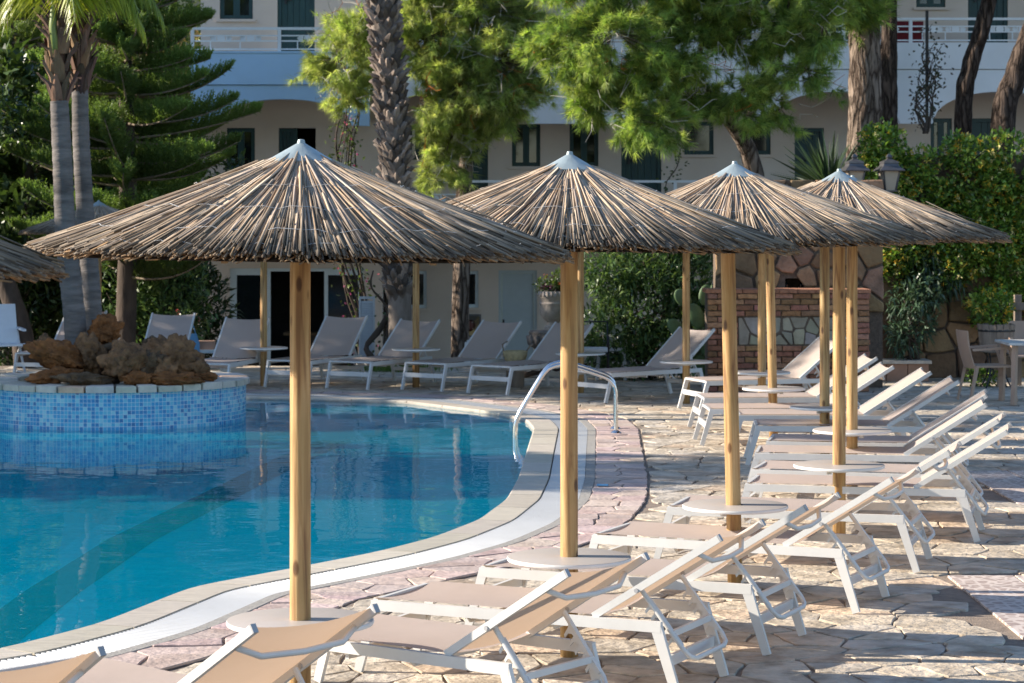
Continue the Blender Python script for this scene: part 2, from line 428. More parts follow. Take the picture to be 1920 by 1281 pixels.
def wood_pole():
    m = bpy.data.materials.new('pole_pine_wood'); m.use_nodes = True
    nt = m.node_tree; N = nt.nodes; L = nt.links
    b = N['Principled BSDF']
    tc = N.new('ShaderNodeTexCoord'); oi = N.new('ShaderNodeObjectInfo')
    add = N.new('ShaderNodeVectorMath'); add.operation = 'ADD'
    sc = N.new('ShaderNodeMath'); sc.operation = 'MULTIPLY'; sc.inputs[1].default_value = 37.0
    L.new(oi.outputs['Random'], sc.inputs[0])
    cmb = N.new('ShaderNodeCombineXYZ'); L.new(sc.outputs[0], cmb.inputs[2])
    L.new(tc.outputs['Object'], add.inputs[0]); L.new(cmb.outputs[0], add.inputs[1])
    mp = N.new('ShaderNodeMapping'); mp.inputs['Scale'].default_value = (1, 1, 0.06); L.new(add.outputs[0], mp.inputs[0])
    nz = N.new('ShaderNodeTexNoise'); nz.inputs['Scale'].default_value = 34; nz.inputs['Detail'].default_value = 7; nz.inputs['Distortion'].default_value = 0.7
    L.new(mp.outputs[0], nz.inputs['Vector'])
    r = ramp(nt, [(0.30, (0.23, 0.11, 0.04)), (0.5, (0.45, 0.262, 0.108)), (0.72, (0.60, 0.40, 0.20))])
    L.new(nz.outputs['Fac'], r.inputs[0])
    # knots
    mp2 = N.new('ShaderNodeMapping'); mp2.inputs['Scale'].default_value = (11, 11, 4.6); L.new(add.outputs[0], mp2.inputs[0])
    vo = N.new('ShaderNodeTexVoronoi'); vo.inputs['Scale'].default_value = 1.0; vo.inputs['Randomness'].default_value = 1.0
    L.new(mp2.outputs[0], vo.inputs['Vector'])
    rk = ramp(nt, [(0.0, (0.14, 0.09, 0.05)), (0.12, (0.30, 0.2, 0.12)), (0.19, (1, 1, 1))])
    L.new(vo.outputs['Distance'], rk.inputs[0])
    mx = N.new('ShaderNodeMix'); mx.data_type = 'RGBA'; mx.blend_type = 'MULTIPLY'; mx.inputs[0].default_value = 0.9
    L.new(r.outputs[0], mx.inputs[6]); L.new(rk.outputs[0], mx.inputs[7])
    # slow stains
    nb = N.new('ShaderNodeTexNoise'); nb.inputs['Scale'].default_value = 2.2; nb.inputs['Detail'].default_value = 4; L.new(add.outputs[0], nb.inputs['Vector'])
    rb = ramp(nt, [(0.35, (0.82, 0.84, 0.72)), (0.65, (1.0, 0.97, 0.92))]); L.new(nb.outputs['Fac'], rb.inputs[0])
    mx2 = N.new('ShaderNodeMix'); mx2.data_type = 'RGBA'; mx2.blend_type = 'MULTIPLY'; mx2.inputs[0].default_value = 1
    L.new(mx.outputs[2], mx2.inputs[6]); L.new(rb.outputs[0], mx2.inputs[7])
    L.new(mx2.outputs[2], b.inputs['Base Color']); b.inputs['Roughness'].default_value = 0.6
    bp = N.new('ShaderNodeBump'); bp.inputs['Strength'].default_value = 0.35; bp.inputs['Distance'].default_value = 0.01
    L.new(nz.outputs['Fac'], bp.inputs['Height']); L.new(bp.outputs[0], b.inputs['Normal'])
    return m
M['pole'] = wood_pole()

def glass_mat():
    m = bpy.data.materials.new('window_glass'); m.use_nodes = True
    b = m.node_tree.nodes['Principled BSDF']
    b.inputs['Base Color'].default_value = (0.008, 0.012, 0.014, 1); b.inputs['Roughness'].default_value = 0.06
    b.inputs['Specular IOR Level'].default_value = 0.8
    return m
M['glass'] = glass_mat()

def water_mat():
    m = bpy.data.materials.new('pool_water'); m.use_nodes = True
    nt = m.node_tree; N = nt.nodes; L = nt.links
    for n in list(N):
        if n.type == 'BSDF_PRINCIPLED': N.remove(n)
    out = N['Material Output']
    tc = N.new('ShaderNodeTexCoord')
    def wave(scale, sx, sy):
        mp = N.new('ShaderNodeMapping'); mp.inputs['Scale'].default_value = (sx, sy, 1); L.new(tc.outputs['Object'], mp.inputs[0])
        nz = N.new('ShaderNodeTexNoise'); nz.inputs['Scale'].default_value = scale; nz.inputs['Detail'].default_value = 3; nz.inputs['Distortion'].default_value = 0.4
        L.new(mp.outputs[0], nz.inputs['Vector']); return nz
    a = wave(0.9, 1, 1); c = wave(5.0, 0.8, 1.1)
    ad = N.new('ShaderNodeMath'); ad.operation = 'MULTIPLY_ADD'; ad.inputs[1].default_value = 0.10
    L.new(c.outputs['Fac'], ad.inputs[0]); L.new(a.outputs['Fac'], ad.inputs[2])
    bp = N.new('ShaderNodeBump'); bp.inputs['Strength'].default_value = 1.0; bp.inputs['Distance'].default_value = 0.009
    L.new(ad.outputs[0], bp.inputs['Height'])
    gl = N.new('ShaderNodeBsdfGlossy'); gl.inputs['Roughness'].default_value = 0.0; gl.inputs['Color'].default_value = (1, 1, 1, 1)
    rf = N.new('ShaderNodeBsdfRefraction'); rf.inputs['IOR'].default_value = 1.33; rf.inputs['Roughness'].default_value = 0.0
    rf.inputs['Color'].default_value = (0.34, 0.97, 1.0, 1)
    tr = N.new('ShaderNodeBsdfTransparent'); tr.inputs['Color'].default_value = (0.34, 0.97, 1.0, 1)
    for n in (gl, rf): L.new(bp.outputs[0], n.inputs['Normal'])
    mx = N.new('ShaderNodeMixShader'); mx.inputs[0].default_value = 0.90
    L.new(rf.outputs[0], mx.inputs[1]); L.new(tr.outputs[0], mx.inputs[2])
    df = N.new('ShaderNodeBsdfDiffuse'); df.inputs['Color'].default_value = (0.0, 0.41, 0.54, 1)     # light scattered back by the water itself
    mxd = N.new('ShaderNodeMixShader'); mxd.inputs[0].default_value = 0.27
    L.new(mx.outputs[0], mxd.inputs[1]); L.new(df.outputs[0], mxd.inputs[2]); mx = mxd
    fr = N.new('ShaderNodeFresnel'); fr.inputs['IOR'].default_value = 1.19; L.new(bp.outputs[0], fr.inputs['Normal'])
    m2 = N.new('ShaderNodeMixShader'); L.new(fr.outputs[0], m2.inputs[0]); L.new(mx.outputs[0], m2.inputs[1]); L.new(gl.outputs[0], m2.inputs[2])
    L.new(m2.outputs[0], out.inputs[0])
    return m
M['water'] = water_mat()
# ------------------------------------------------------------------ pool outline
WZ = -0.035     # water level
vis = [(0, 1216), (182, 1169), (357, 1100), (547, 1065), (702, 1035), (808, 1008), (896, 974), (949, 935), (971, 896), (985, 850),
       (1000, 803), (986, 786), (922, 772), (761, 752), (583, 746.5), (455, 744)]
ctrl = [gx(*p) for p in vis] + [(-5.2, 30.6), (-8.5, 30.6), (-12, 28.5), (-13, 24), (-12.5, 17), (-9.5, 12.2), (-6.0, 11.2), (-3.9, 11.6)]
def catmull(P, n):
    out = []
    m = len(P)
    for i in range(m):
        p0, p1, p2, p3 = P[i - 1], P[i], P[(i + 1) % m], P[(i + 2) % m]
        for k in range(n):
            t = k / n
            out.append(tuple(0.5 * ((2 * b) + (-a + c) * t + (2 * a - 5 * b + 4 * c - d) * t * t + (-a + 3 * b - 3 * c + d) * t ** 3)
                             for a, b, c, d in zip(p0, p1, p2, p3)))
    return out
raw = ctrl[:15] + catmull(ctrl, 10)[150:]
def resample(P, step):
    out = []; acc = 0.0
    m = len(P)
    for i in range(m):
        a = Vector(P[i]); b = Vector(P[(i + 1) % m]); L = (b - a).length
        while acc < L:
            out.append(tuple(a + (b - a) * (acc / L))); acc += step
        acc -= L
    return out
edge = resample(raw, 0.10)
NE = len(edge)
for _ in range(4):
    edge = [tuple((edge[i - 1][k] + 2 * edge[i][k] + edge[(i + 1) % NE][k]) / 4 for k in (0, 1)) for i in range(NE)]
area = sum(edge[i - 1][0] * edge[i][1] - edge[i][0] * edge[i - 1][1] for i in range(NE)) / 2
nrm = []
for i in range(NE):
    t = Vector(edge[(i + 4) % NE]) - Vector(edge[i - 4]); t.normalize()
    n = Vector((t.y, -t.x)) * (1 if area > 0 else -1)
    nrm.append(n)
def at(s, off):
    """plan point at arc position s (samples, float) and distance off outside the water edge"""
    i = int(math.floor(s)) % NE; f = s - math.floor(s); j = (i + 1) % NE
    p = Vector(edge[i]) * (1 - f) + Vector(edge[j]) * f
    n = (nrm[i] * (1 - f) + nrm[j] * f).normalized()
    return p + n * off
def ring(off): return [tuple(at(i, off)) for i in range(NE)]
def inside(p, poly):
    x, y = p; c = False
    j = len(poly) - 1
    for i in range(len(poly)):
        xi, yi = poly[i]; xj, yj = poly[j]
        if (yi > y) != (yj > y) and x < (xj - xi) * (y - yi) / (yj - yi) + xi: c = not c
        j = i
    return c
O_COP, O_GR, O_MOR, O_PINK = 0.27, 0.58, 0.66, 1.12
DECK = [(-14.5, 2.0), (13.0, 2.0), (13.0, 36.2), (-14.5, 36.2)]

def strip(name, offs_z, m, parent=None, uvscale=None, smooth=None):
    """closed ribbon following the pool edge through the (offset, z) profile"""
    b = MB(); uv = []
    for i in range(NE):
        for o, z in offs_z:
            p = at(i, o); b.v.append((p.x, p.y, z)); b.c.append((1, 1, 1, 1)); uv.append((i * 0.1, z if abs(offs_z[0][0] - offs_z[-1][0]) < 1e-6 else o))
    k = len(offs_z)
    for i in range(NE):
        j = (i + 1) % NE
        for q in range(k - 1):
            b.f.append((i * k + q, j * k + q, j * k + q + 1, i * k + q + 1)); b.mi.append(0)
    return b.build(name, m, parent, smooth=smooth, uv=uv)

import bmesh
def fill(name, outer, holes, z, m, parent=None):
    bm = bmesh.new(); es = []
    for loop in [outer] + holes:
        vs = [bm.verts.new((p[0], p[1], z)) for p in loop]
        es += [bm.edges.new((vs[i], vs[(i + 1) % len(vs)])) for i in range(len(vs))]
    bmesh.ops.triangle_fill(bm, use_beauty=True, use_dissolve=False, edges=es, normal=(0, 0, 1))
    me = bpy.data.meshes.new(name); bm.to_mesh(me); bm.free()
    me.materials.append(m)
    return link(bpy.data.objects.new(name, me), parent)

# ground far and wide
g = MB(); S = 900
g.add([(-S, -S, -1.15), (S, -S, -1.15), (S, S, -1.15), (-S, S, -1.15)], [(0, 1, 2, 3)])
ground = g.build('ground', M['ground']); ground['kind'] = 'structure'
# pool basin
pf = fill('pool_floor', ring(-0.001), [], -0.52, M['poolfloor']); pf['kind'] = 'structure'
pw = strip('pool_wall', [(0.0, -0.52), (0.0, -0.05)], M['poolwall']); pw['kind'] = 'structure'
def refr(x, y):   # where a sight line to this water-surface pixel meets the pool floor
    d = FPX * (EYE - WZ) / (y - HOR); k = (EYE + 0.516) / (EYE - WZ)
    return ((x - 960) * d / FPX * k, d * k)
lane = [refr(-40, 1215), refr(100, 1108), refr(250, 1010), refr(440, 915), refr(545, 862), refr(640, 822)]
lb = MB()
cl = [Vector(p) for p in lane]
for i, p in enumerate(cl):
    t = (cl[min(i + 1, len(cl) - 1)] - cl[max(i - 1, 0)]).normalized(); n = Vector((t.y, -t.x))
    for s_ in (-0.21, 0.21):
        q = p + n * s_; lb.v.append((q.x, q.y, -0.516)); lb.c.append((1, 1, 1, 1))
for i in range(len(cl) - 1):
    lb.f.append((2 * i, 2 * i + 1, 2 * i + 3, 2 * i + 2)); lb.mi.append(0)
ln = lb.build('lane_marking', M['band'], pf)
water = fill('water', ring(-0.002), [], WZ, M['water']); water['kind'] = 'structure'

# deck: bedding, then every stone
deck = fill('paved_deck', DECK, [ring(O_GR + 0.01)], -0.012, M['grout']); deck['kind'] = 'structure'
sk = MB()
for i in range(4):
    a, b_ = DECK[i], DECK[(i + 1) % 4]
    sk.add([(a[0], a[1], -1.2), (b_[0], b_[1], -1.2), (b_[0], b_[1], -0.012), (a[0], a[1], -0.012)], [(0, 1, 2, 3)])
sk.build('deck_side', M['mortar'], deck)
cop_base = strip('pool_coping', [(0.0, -0.06), (0.0, -0.022), (O_COP, -0.022)], M['mortar']); cop_base['kind'] = 'structure'
# coping slabs
sl = 0.0
PER = NE
while sl < PER - 3:
    w = min(random.uniform(7.5, 9.5), PER - sl)
    n = 5; b = MB(); t = random.uniform(0.86, 1.08); b.col = (t, t * random.uniform(0.97, 1.0), t * random.uniform(0.93, 1.0), 1)
    prof = [(0.006, -0.022), (0.004, -0.006), (0.016, 0.002), (O_COP - 0.006, 0.002), (O_COP - 0.003, -0.022)]
    for i in range(n + 1):
        s_ = sl + 0.07 + (w - 0.14) * i / n
        for o, z in prof:
            p = at(s_, o); b.v.append((p.x, p.y, z)); b.c.append(b.col)
    k = len(prof)
    for i in range(n):
        for q in range(k - 1):
            b.f.append((i * k + q, (i + 1) * k + q, (i + 1) * k + q + 1, i * k + q + 1)); b.mi.append(0)
    b.f.append(tuple(range(k))); b.mi.append(0); b.f.append(tuple(n * k + q for q in range(k - 1, -1, -1))); b.mi.append(0)
    b.build('coping_slab', M['coping'], cop_base)
    sl += w
# overflow channel and its slats
chan = strip('overflow_channel', [(O_COP, -0.01), (O_COP + 0.004, -0.09), (O_GR - 0.004, -0.09), (O_GR, -0.01)], M['dark']); chan['kind'] = 'structure'
gs = MB(); pitch = 0.036; s_ = 0.0
while s_ < NE - 0.3:
    hw = 0.0085 * 10; a0, a1 = s_, s_ + 0.026 / 0.1
    vs = []
    for z, e in ((-0.018, 0.0), (-0.003, 0.055)):
        for s__, o in ((a0 + e, O_COP + 0.006), (a1 - e, O_COP + 0.006), (a1 - e, O_GR - 0.004), (a0 + e, O_GR - 0.004)):
            p = at(s__, o); vs.append((p.x, p.y, z))
    gs.add(vs, [(4, 5, 6, 7), (0, 1, 5, 4), (1, 2, 6, 5), (2, 3, 7, 6), (3, 0, 4, 7)])
    s_ += pitch / 0.1
gr = gs.build('grate_slats', M['grate'], chan); gr['kind'] = 'stuff'
mor = strip('mortar_strip', [(O_GR, -0.012), (O_GR, -0.002), (O_MOR, -0.001), (O_MOR + 0.012, -0.012)], M['mortar'], deck)

# voronoi stones
def voronoi(pts, cell, gap, bbox):
    """insets each cell by gap/2; pts on a jittered grid of the given cell size"""
    grid = {}
    for i, p in enumerate(pts): grid.setdefault((int(p[0] // cell), int(p[1] // cell)), []).append(i)
    out = []
    for i, p in enumerate(pts):
        poly = [(bbox[0], bbox[1]), (bbox[2], bbox[1]), (bbox[2], bbox[3]), (bbox[0], bbox[3])]
        gi, gj = int(p[0] // cell), int(p[1] // cell)
        nb = [j for a in range(-2, 3) for b in range(-2, 3) for j in grid.get((gi + a, gj + b), []) if j != i]
        nb.sort(key=lambda j: (pts[j][0] - p[0]) ** 2 + (pts[j][1] - p[1]) ** 2)
        g2 = gap * random.uniform(0.35, 0.75)
        for j in nb[:18]:
            q = pts[j]; dx, dy = q[0] - p[0], q[1] - p[1]; L = math.hypot(dx, dy)
            if L < 1e-6: continue
            nx, ny = dx / L, dy / L; d = (p[0] + q[0]) / 2 * nx + (p[1] + q[1]) / 2 * ny - g2
            new = []
            for k in range(len(poly)):
                a, b = poly[k], poly[(k + 1) % len(poly)]
                da, db = a[0] * nx + a[1] * ny - d, b[0] * nx + b[1] * ny - d
                if da <= 0: new.append(a)
                if da * db < 0:
                    t = da / (da - db); new.append((a[0] + (b[0] - a[0]) * t, a[1] + (b[1] - a[1]) * t))
            poly = new
            if len(poly) < 3: break
        out.append(poly)
    return out
def rough(poly, amp, step):
    """break the edges of a cell into small uneven runs and blunt its corners"""
    out = []
    n = len(poly)
    for k in range(n):
        a, b = poly[k], poly[(k + 1) % n]
        L = math.hypot(b[0] - a[0], b[1] - a[1])
        if L < 0.015: continue
        m = max(1, min(4, int(L / step)))
        c = min(0.2, 0.010 / L)
        for q in range(m + 1):
            t = c + (1 - 2 * c) * q / m
            if m == 1 and q == 1 and L < 0.06: continue
            e = random.uniform(-amp, amp)
            nx, ny = (b[1] - a[1]) / L, -(b[0] - a[0]) / L
            out.append((a[0] + (b[0] - a[0]) * t + nx * e, a[1] + (b[1] - a[1]) * t + ny * e))
    return out
ring_pink = ring(O_PINK + 0.02)
ring_chk = ring(O_PINK)[::3]
RV = np.array(ring_pink)
def stones_deck():
    cells = []
    for (x0, y0, x1, y1, cs) in ((-7.5, 9.0, 8.0, 36.0, 0.28),):
        pts = []
        nx, ny = int((x1 - x0) / cs), int((y1 - y0) / cs)
        for i in range(nx):
            for j in range(ny):
                if random.random() < 0.17: continue
                pts.append((x0 + (i + 0.5 + random.uniform(-.46, .46)) * cs, y0 + (j + 0.5 + random.uniform(-.46, .46)) * cs))
        for p, poly in zip(pts, voronoi(pts, cs, 0.016, (x0, y0, x1, y1))):
            if len(poly) >= 3: cells.append((p, poly))
    inplace = []
    for p, poly in cells:
        cx, cy = sum(q[0] for q in poly) / len(poly), sum(q[1] for q in poly) / len(poly)
        # in or near the picture, outside pool and band, clear of the tile mats
        if abs(cx) > 0.2135 * cy + 0.9: continue
        if inside((cx, cy), ring_chk): continue
        if any(x0 - 0.1 < cx < x1 + 0.1 and y0 - 0.1 < cy < y1 + 0.1 for x0, x1, y0, y1 in TILE_MATS): continue
        pl = rough(poly, 0.011, 0.10)
        fixed = []
        for q in pl:
            if inside(q, ring_pink):
                k = int(np.argmin(((RV - q) ** 2).sum(1))); q = tuple(RV[k])
            for x0, x1, y0, y1 in TILE_MATS:
                if x0 < q[0] < x1 and y0 < q[1] < y1:
                    dd = [(q[0] - x0, (x0, q[1])), (x1 - q[0], (x1, q[1])), (q[1] - y0, (q[0], y0)), (y1 - q[1], (q[0], y1))]
                    q = min(dd)[1]
            fixed.append(q)
        if len(fixed) >= 3: inplace.append((cy, cx, fixed))
    return inplace
TILE_MATS = [(2.72, 3.98, 12.75, 15.02), (3.95, 6.5, 18.6, 21.2)]
def stone_tint():
    t = random.uniform(0.80, 1.14)
    w = random.random()
    if w < 0.16: return (t * 1.0, t * 0.90, t * 0.82, 1)
    if w < 0.34: return (t * 0.93, t * 0.95, t * 0.98, 1)
    return (t, t * 0.985, t * 0.95, 1)
st = stones_deck()
st.sort(key=lambda s: s[0])
rest = MB()
for k, (cy, cx, poly) in enumerate(st):
    b = MB() if k < 300 else rest
    b.col = stone_tint()
    h = random.uniform(-0.003, 0.003)
    b.prism(poly, -0.02, h, inset=0.005)
    if k < 300: b.build('paving_stone', M['stone'], deck)
ro = rest.build('far_paving', M['stone'], deck); ro['kind'] = 'stuff'
# the pink band: stones laid in (arc, offset) space and bent along the pool
smin = 0; smax = NE * 0.62
pts = []; cs = 0.30
nx, ny = int(smax * 0.1 / cs), 2
W = O_PINK - O_MOR - 0.02
for i in range(nx):
    for j in range(ny):
        pts.append(((i + 0.5 + random.uniform(-.46, .46)) * cs, (j + 0.5 + random.uniform(-.42, .42)) * W / ny))
band = fill('pink_stone_band', ring(O_PINK)[::2], [ring(O_MOR)[::2]], -0.008, M['grout'])
band['kind'] = 'structure'
pc = []
for p, poly in zip(pts, voronoi(pts, cs, 0.013, (0, 0, smax * 0.1, W))):
    if len(poly) < 3: continue
    pl = [tuple(at(q[0] * 10, O_MOR + 0.01 + q[1])) for q in rough(poly, 0.009, 0.11)]
    if len(pl) < 3: continue
    pc.append((sum(q[1] for q in pl) / len(pl), pl))
pc.sort(key=lambda s: s[0])
rest = MB()
for k, (cy, pl) in enumerate(pc):
    b = MB() if k < 260 else rest
    t = random.uniform(0.82, 1.12); b.col = (t, t * random.uniform(0.93, 1.03), t * random.uniform(0.92, 1.04), 1)
    b.prism(pl, -0.02, random.uniform(-0.003, 0.005), inset=0.005)
    if k < 260: b.build('pink_paving_stone', M['pinkstone'], band)
if rest.v:
    ro = rest.build('far_pink_paving', M['pinkstone'], band); ro['kind'] = 'stuff'
# tile mats let into the deck, each tile with its inlaid pattern
def tilemat():
    m = M['tilepink']; nt = m.node_tree; N = nt.nodes; L = nt.links
    b = N['Principled BSDF']; old = b.inputs['Base Color'].links[0].from_socket
    tc = N.new('ShaderNodeTexCoord'); vo = N.new('ShaderNodeTexVoronoi'); vo.feature = 'DISTANCE_TO_EDGE'; vo.inputs['Scale'].default_value = 14; vo.inputs['Randomness'].default_value = 0.75
    L.new(tc.outputs['Object'], vo.inputs['Vector'])
    r = ramp(nt, [(0.0, (1.3, 1.3, 1.3)), (0.10, (1.2, 1.2, 1.2)), (0.16, (0.78, 0.70, 0.68))]); L.new(vo.outputs['Distance'], r.inputs[0])
    mx = N.new('ShaderNodeMix'); mx.data_type = 'RGBA'; mx.blend_type = 'MULTIPLY'; mx.inputs[0].default_value = 1
    L.new(old, mx.inputs[6]); L.new(r.outputs[0], mx.inputs[7]); L.new(mx.outputs[2], b.inputs['Base Color'])
tilemat()
for x0, x1, y0, y1 in TILE_MATS:
    cw = 0.42; nx, ny = int((x1 - x0) / cw + 0.01), int((y1 - y0) / cw + 0.01)
    ax, ay = (x1 - x0) / nx, (y1 - y0) / ny
    for i in range(nx):
        for j in range(ny):
            b = MB(); b.prism([(x0 + i * ax + .006, y0 + j * ay + .006), (x0 + (i + 1) * ax - .006, y0 + j * ay + .006), (x0 + (i + 1) * ax - .006, y0 + (j + 1) * ay - .006), (x0 + i * ax + .006, y0 + (j + 1) * ay - .006)], -0.02, 0.002, inset=0.004)
            b.build('floor_tile', M['tilepink'], deck)

# hills behind everything
hb = MB(); n = 60
vs = []
for j in range(14):
    r_ = 62 + j * 9
    for i in range(n + 1):
        a = math.radians(20 + 140 * i / n)
        x, y = r_ * math.cos(a), r_ * math.sin(a)
        z = -1.4 + (j / 13) ** 0.8 * (42 + 10 * math.sin(a * 3 + 1)) + 2.5 * mnoise.noise(Vector((x * .06, y * .06, 0)))
        vs.append((x, y, z if j else -1.6))
fs = [(j * (n + 1) + i, j * (n + 1) + i + 1, (j + 1) * (n + 1) + i + 1, (j + 1) * (n + 1) + i) for j in range(13) for i in range(n)]
hb.add(vs, fs); hills = hb.build('hills', M['hill'], smooth=180); hills['kind'] = 'structure'

# ------------------------------------------------------------------ the hotel
hotel = thing('hotel_building', 'cream three storey hotel with white arched balconies and dark green windows behind the trees', 'building', (0, 44, -1.15))
HO = Vector((0, -44, 1.15))
def hb_build(b, name, m, parent=None, smooth=None):
    b.v = [(p[0], p[1] - 44, p[2] + 1.15) for p in b.v]
    return b.build(name, m, parent or hotel, smooth=smooth)
def wall_open(b, x0, x1, z0, z1, y0, y1, ops):
    """wall slab with rectangular openings (x0,x1,z0,z1)"""
    xs = sorted({x0, x1, *[o[0] for o in ops], *[o[1] for o in ops]}); xs = [x for x in xs if x0 <= x <= x1]
    for xa, xb in zip(xs, xs[1:]):
        xm = (xa + xb) / 2
        cut = sorted([(o[2], o[3]) for o in ops if o[0] < xm < o[1]])
        z = z0
        for a, c in cut:
            if a > z: b.box(xa, xb, y0, y1, z, a)
            z = max(z, c)
        if z < z1: b.box(xa, xb, y0, y1, z, z1)
def Z(y, d): return EYE - (y - HOR) * d / FPX
def X(x, d): return (x - 960) * d / FPX
def op(xa, xb, ya, yb, d): return (X(xa, d), X(xb, d), Z(yb, d), Z(ya, d))
def window(o, y, kind='green', split=True):
    """a framed window set back in its opening: frame > pane"""
    x0, x1, z0, z1 = o; m = M['greenwood'] if kind == 'green' else M['aluframe']
    f = MB(); w = 0.075 if kind == 'green' else 0.06; ya, yb = y + 0.05, y + 0.12
    f.box(x0, x0 + w, ya, yb, z0, z1); f.box(x1 - w, x1, ya, yb, z0, z1); f.box(x0 + w, x1 - w, ya, yb, z1 - w, z1); f.box(x0 + w, x1 - w, ya, yb, z0, z0 + w)
    xm = (x0 + x1) / 2
    if split: f.box(xm - w * .8, xm + w * .8, ya + .002, yb - .002, z0 + w, z1 - w)
    fo = hb_build(f, 'window', m)
    cuts = ((x0 + w, xm - w * .8), (xm + w * .8, x1 - w)) if split else ((x0 + w, x1 - w),)
    for a, c in cuts:
        p = MB(); p.box(a, c, ya + 0.03, ya + 0.04, z0 + w, z1 - w); hb_build(p, 'pane', M['glass'], fo)
    s = MB(); s.box(x0 - .06, x1 + .06, y - 0.05, y + 0.05, z0 - 0.05, z0 - 0.001); hb_build(s, 'sill', M['render'], fo)
    return fo
def door(o, y, m=None):
    """boarded door with its frame and handle"""
    x0, x1, z0, z1 = o; m = m or M['greenwood']
    f = MB(); w = 0.07
    f.box(x0, x0 + w, y + .04, y + .14, z0, z1); f.box(x1 - w, x1, y + .04, y + .14, z0, z1); f.box(x0 + w, x1 - w, y + .04, y + .14, z1 - w, z1)
    f.box(x0 + w, x1 - w, y + .118, y + .135, z0, z1 - w)
    fo = hb_build(f, 'door', m)
    n = max(3, int((x1 - x0 - 2 * w) / 0.11)); bw = (x1 - x0 - 2 * w) / n
    for i in range(n):
        p = MB(); p.box(x0 + w + i * bw + .004, x0 + w + (i + 1) * bw - .004, y + .08, y + .115, z0 + .01, z1 - w - .004); hb_build(p, 'plank', m, fo)
    h = MB(); h.tube([(x0 + w + .08, y + .03, z0 + 1.0), (x0 + w + .2, y + .03, z0 + 1.0)], .012, 6); h.box(x0 + w + .06, x0 + w + .1, y + .03, y + .08, z0 + .93, z0 + 1.07)
    hb_build(h, 'handle', M['iron'], fo)
    return fo

DA, DB = 44.4, 45.6     # wall planes of the left block and of the main block
ZT = 8.8
# left block
up_w, up_d = op(412, 474, -60, 36, DA), op(520, 590, -140, 101, DA)
f1_w, f1_d = op(425, 478, 240, 318, DA), op(522, 592, 240, 400, DA)
g_s = op(431, 683, 503, 712, DA)
wl_ = MB()
wall_open(wl_, -5.76, -2.62, -1.2, ZT, DA, DA + .3, [up_w, up_d, f1_w, f1_d, g_s])
wl_.box(-5.76, -5.5, DA + .3, 54, -1.2, ZT)                               # flank
hb_build(wl_, 'wall', M['render'])
window(up_w, DA); door(up_d, DA); window(f1_w, DA)
# half open first floor door of the left block
fo = door((f1_d[0], f1_d[0] + .34, f1_d[2], f1_d[3]), DA + .06)
rm = MB()
for (x0, x1, z0, z1) in (g_s, (f1_d[0], f1_d[1], f1_d[2], f1_d[3])):
    rm.box(x0 - .5, x1 + .5, DA + 3.2, DA + 3.3, z0 - .2, z1 + .3); rm.box(x0 - .6, x0 - .5, DA + .3, DA + 3.3, z0 - .2, z1 + .3)
    rm.box(x1 + .5, x1 + .6, DA + .3, DA + 3.3, z0 - .2, z1 + .3); rm.box(x0 - .6, x1 + .6, DA + .3, DA + 3.3, z1 + .3, z1 + .4); rm.box(x0 - .6, x1 + .6, DA + .3, DA + 3.3, z0 - .3, z0 - .2)
hb_build(rm, 'room', mat('inner_room', (0.06, 0.055, 0.05), rough=.9, var=.2))
# ground floor sliding doors
def slider(o, y):
    x0, x1, z0, z1 = o; f = MB(); w = .08
    f.box(x0, x1, y + .04, y + .16, z1 - .06, z1); f.box(x0, x0 + w, y + .04, y + .16, z0, z1 - .06); f.box(x1 - w, x1, y + .04, y + .16, z0, z1 - .06)
    fo = hb_build(f, 'sliding_door', M['aluframe'])
    W_ = x1 - x0
    for a, c, mid in ((.02, .30, False), (.70, .98, True)):
        xa, xb = x0 + a * W_, x0 + c * W_
        s = MB(); s.box(xa, xa + .07, y + .06, y + .10, z0, z1 - .06); s.box(xb - .07, xb, y + .06, y + .10, z0, z1 - .06); s.box(xa + .07, xb - .07, y + .06, y + .10, z1 - .13, z1 - .06); s.box(xa + .07, xb - .07, y + .06, y + .10, z0, z0 + .09)
        zm = z0 + .82
        if mid: s.box(xa + .07, xb - .07, y + .06, y + .10, zm - .04, zm + .04)
        hb_build(s, 'sash', M['aluframe'], fo)
        for za, zb in (((z0 + .09, zm - .04), (zm + .04, z1 - .13)) if mid else ((z0 + .09, z1 - .13),)):
            p = MB(); p.box(xa + .07, xb - .07, y + .075, y + .085, za, zb); hb_build(p, 'pane', M['glass'], fo)
slider(g_s, DA)
cb = MB(); cx0 = X(545, DA + 1.4); cb.box(cx0, cx0 + 1.3, DA + 1.2, DA + 1.7, -1.0, -.02); hb_build(cb, 'counter', M['weathered'])
ct = MB(); ct.box(cx0 - .12, cx0 + 1.4, DA + 1.15, DA + 1.75, -.018, .03); hb_build(ct, 'counter_top', M['batten'])
# main block
ops2 = [op(660, 692, 237, 300, DB), op(765, 803, 235, 300, DB), op(862, 915, 240, 400, DB), op(960, 1013, 233, 312, DB), op(1068, 1122, 233, 312, DB),
        op(1165, 1240, 240, 400, DB), op(1283, 1338, 228, 290, DB), op(1395, 1445, 228, 290, DB), op(1490, 1545, 240, 400, DB), op(1745, 1785, 222, 300, DB), op(1822, 1885, 222, 400, DB)]
ops3 = [op(1718, 1773, -80, 14, DB), op(1815, 1890, -150, 95, DB), op(780, 840, -100, 10, DB), op(900, 970, -150, 95, DB), op(1100, 1160, -100, 10, DB), op(1230, 1300, -150, 95, DB), op(1420, 1480, -100, 10, DB), op(1560, 1630, -150, 95, DB)]
ops1 = [op(745, 800, 508, 578, DB), op(865, 897, 508, 577, DB), op(935, 1007, 507, 706, DB), op(1150, 1190, 508, 577, DB)]
wm = MB()
wall_open(wm, -2.62, 13.5, -1.2, ZT, DB, DB + .3, ops1 + ops2 + ops3)
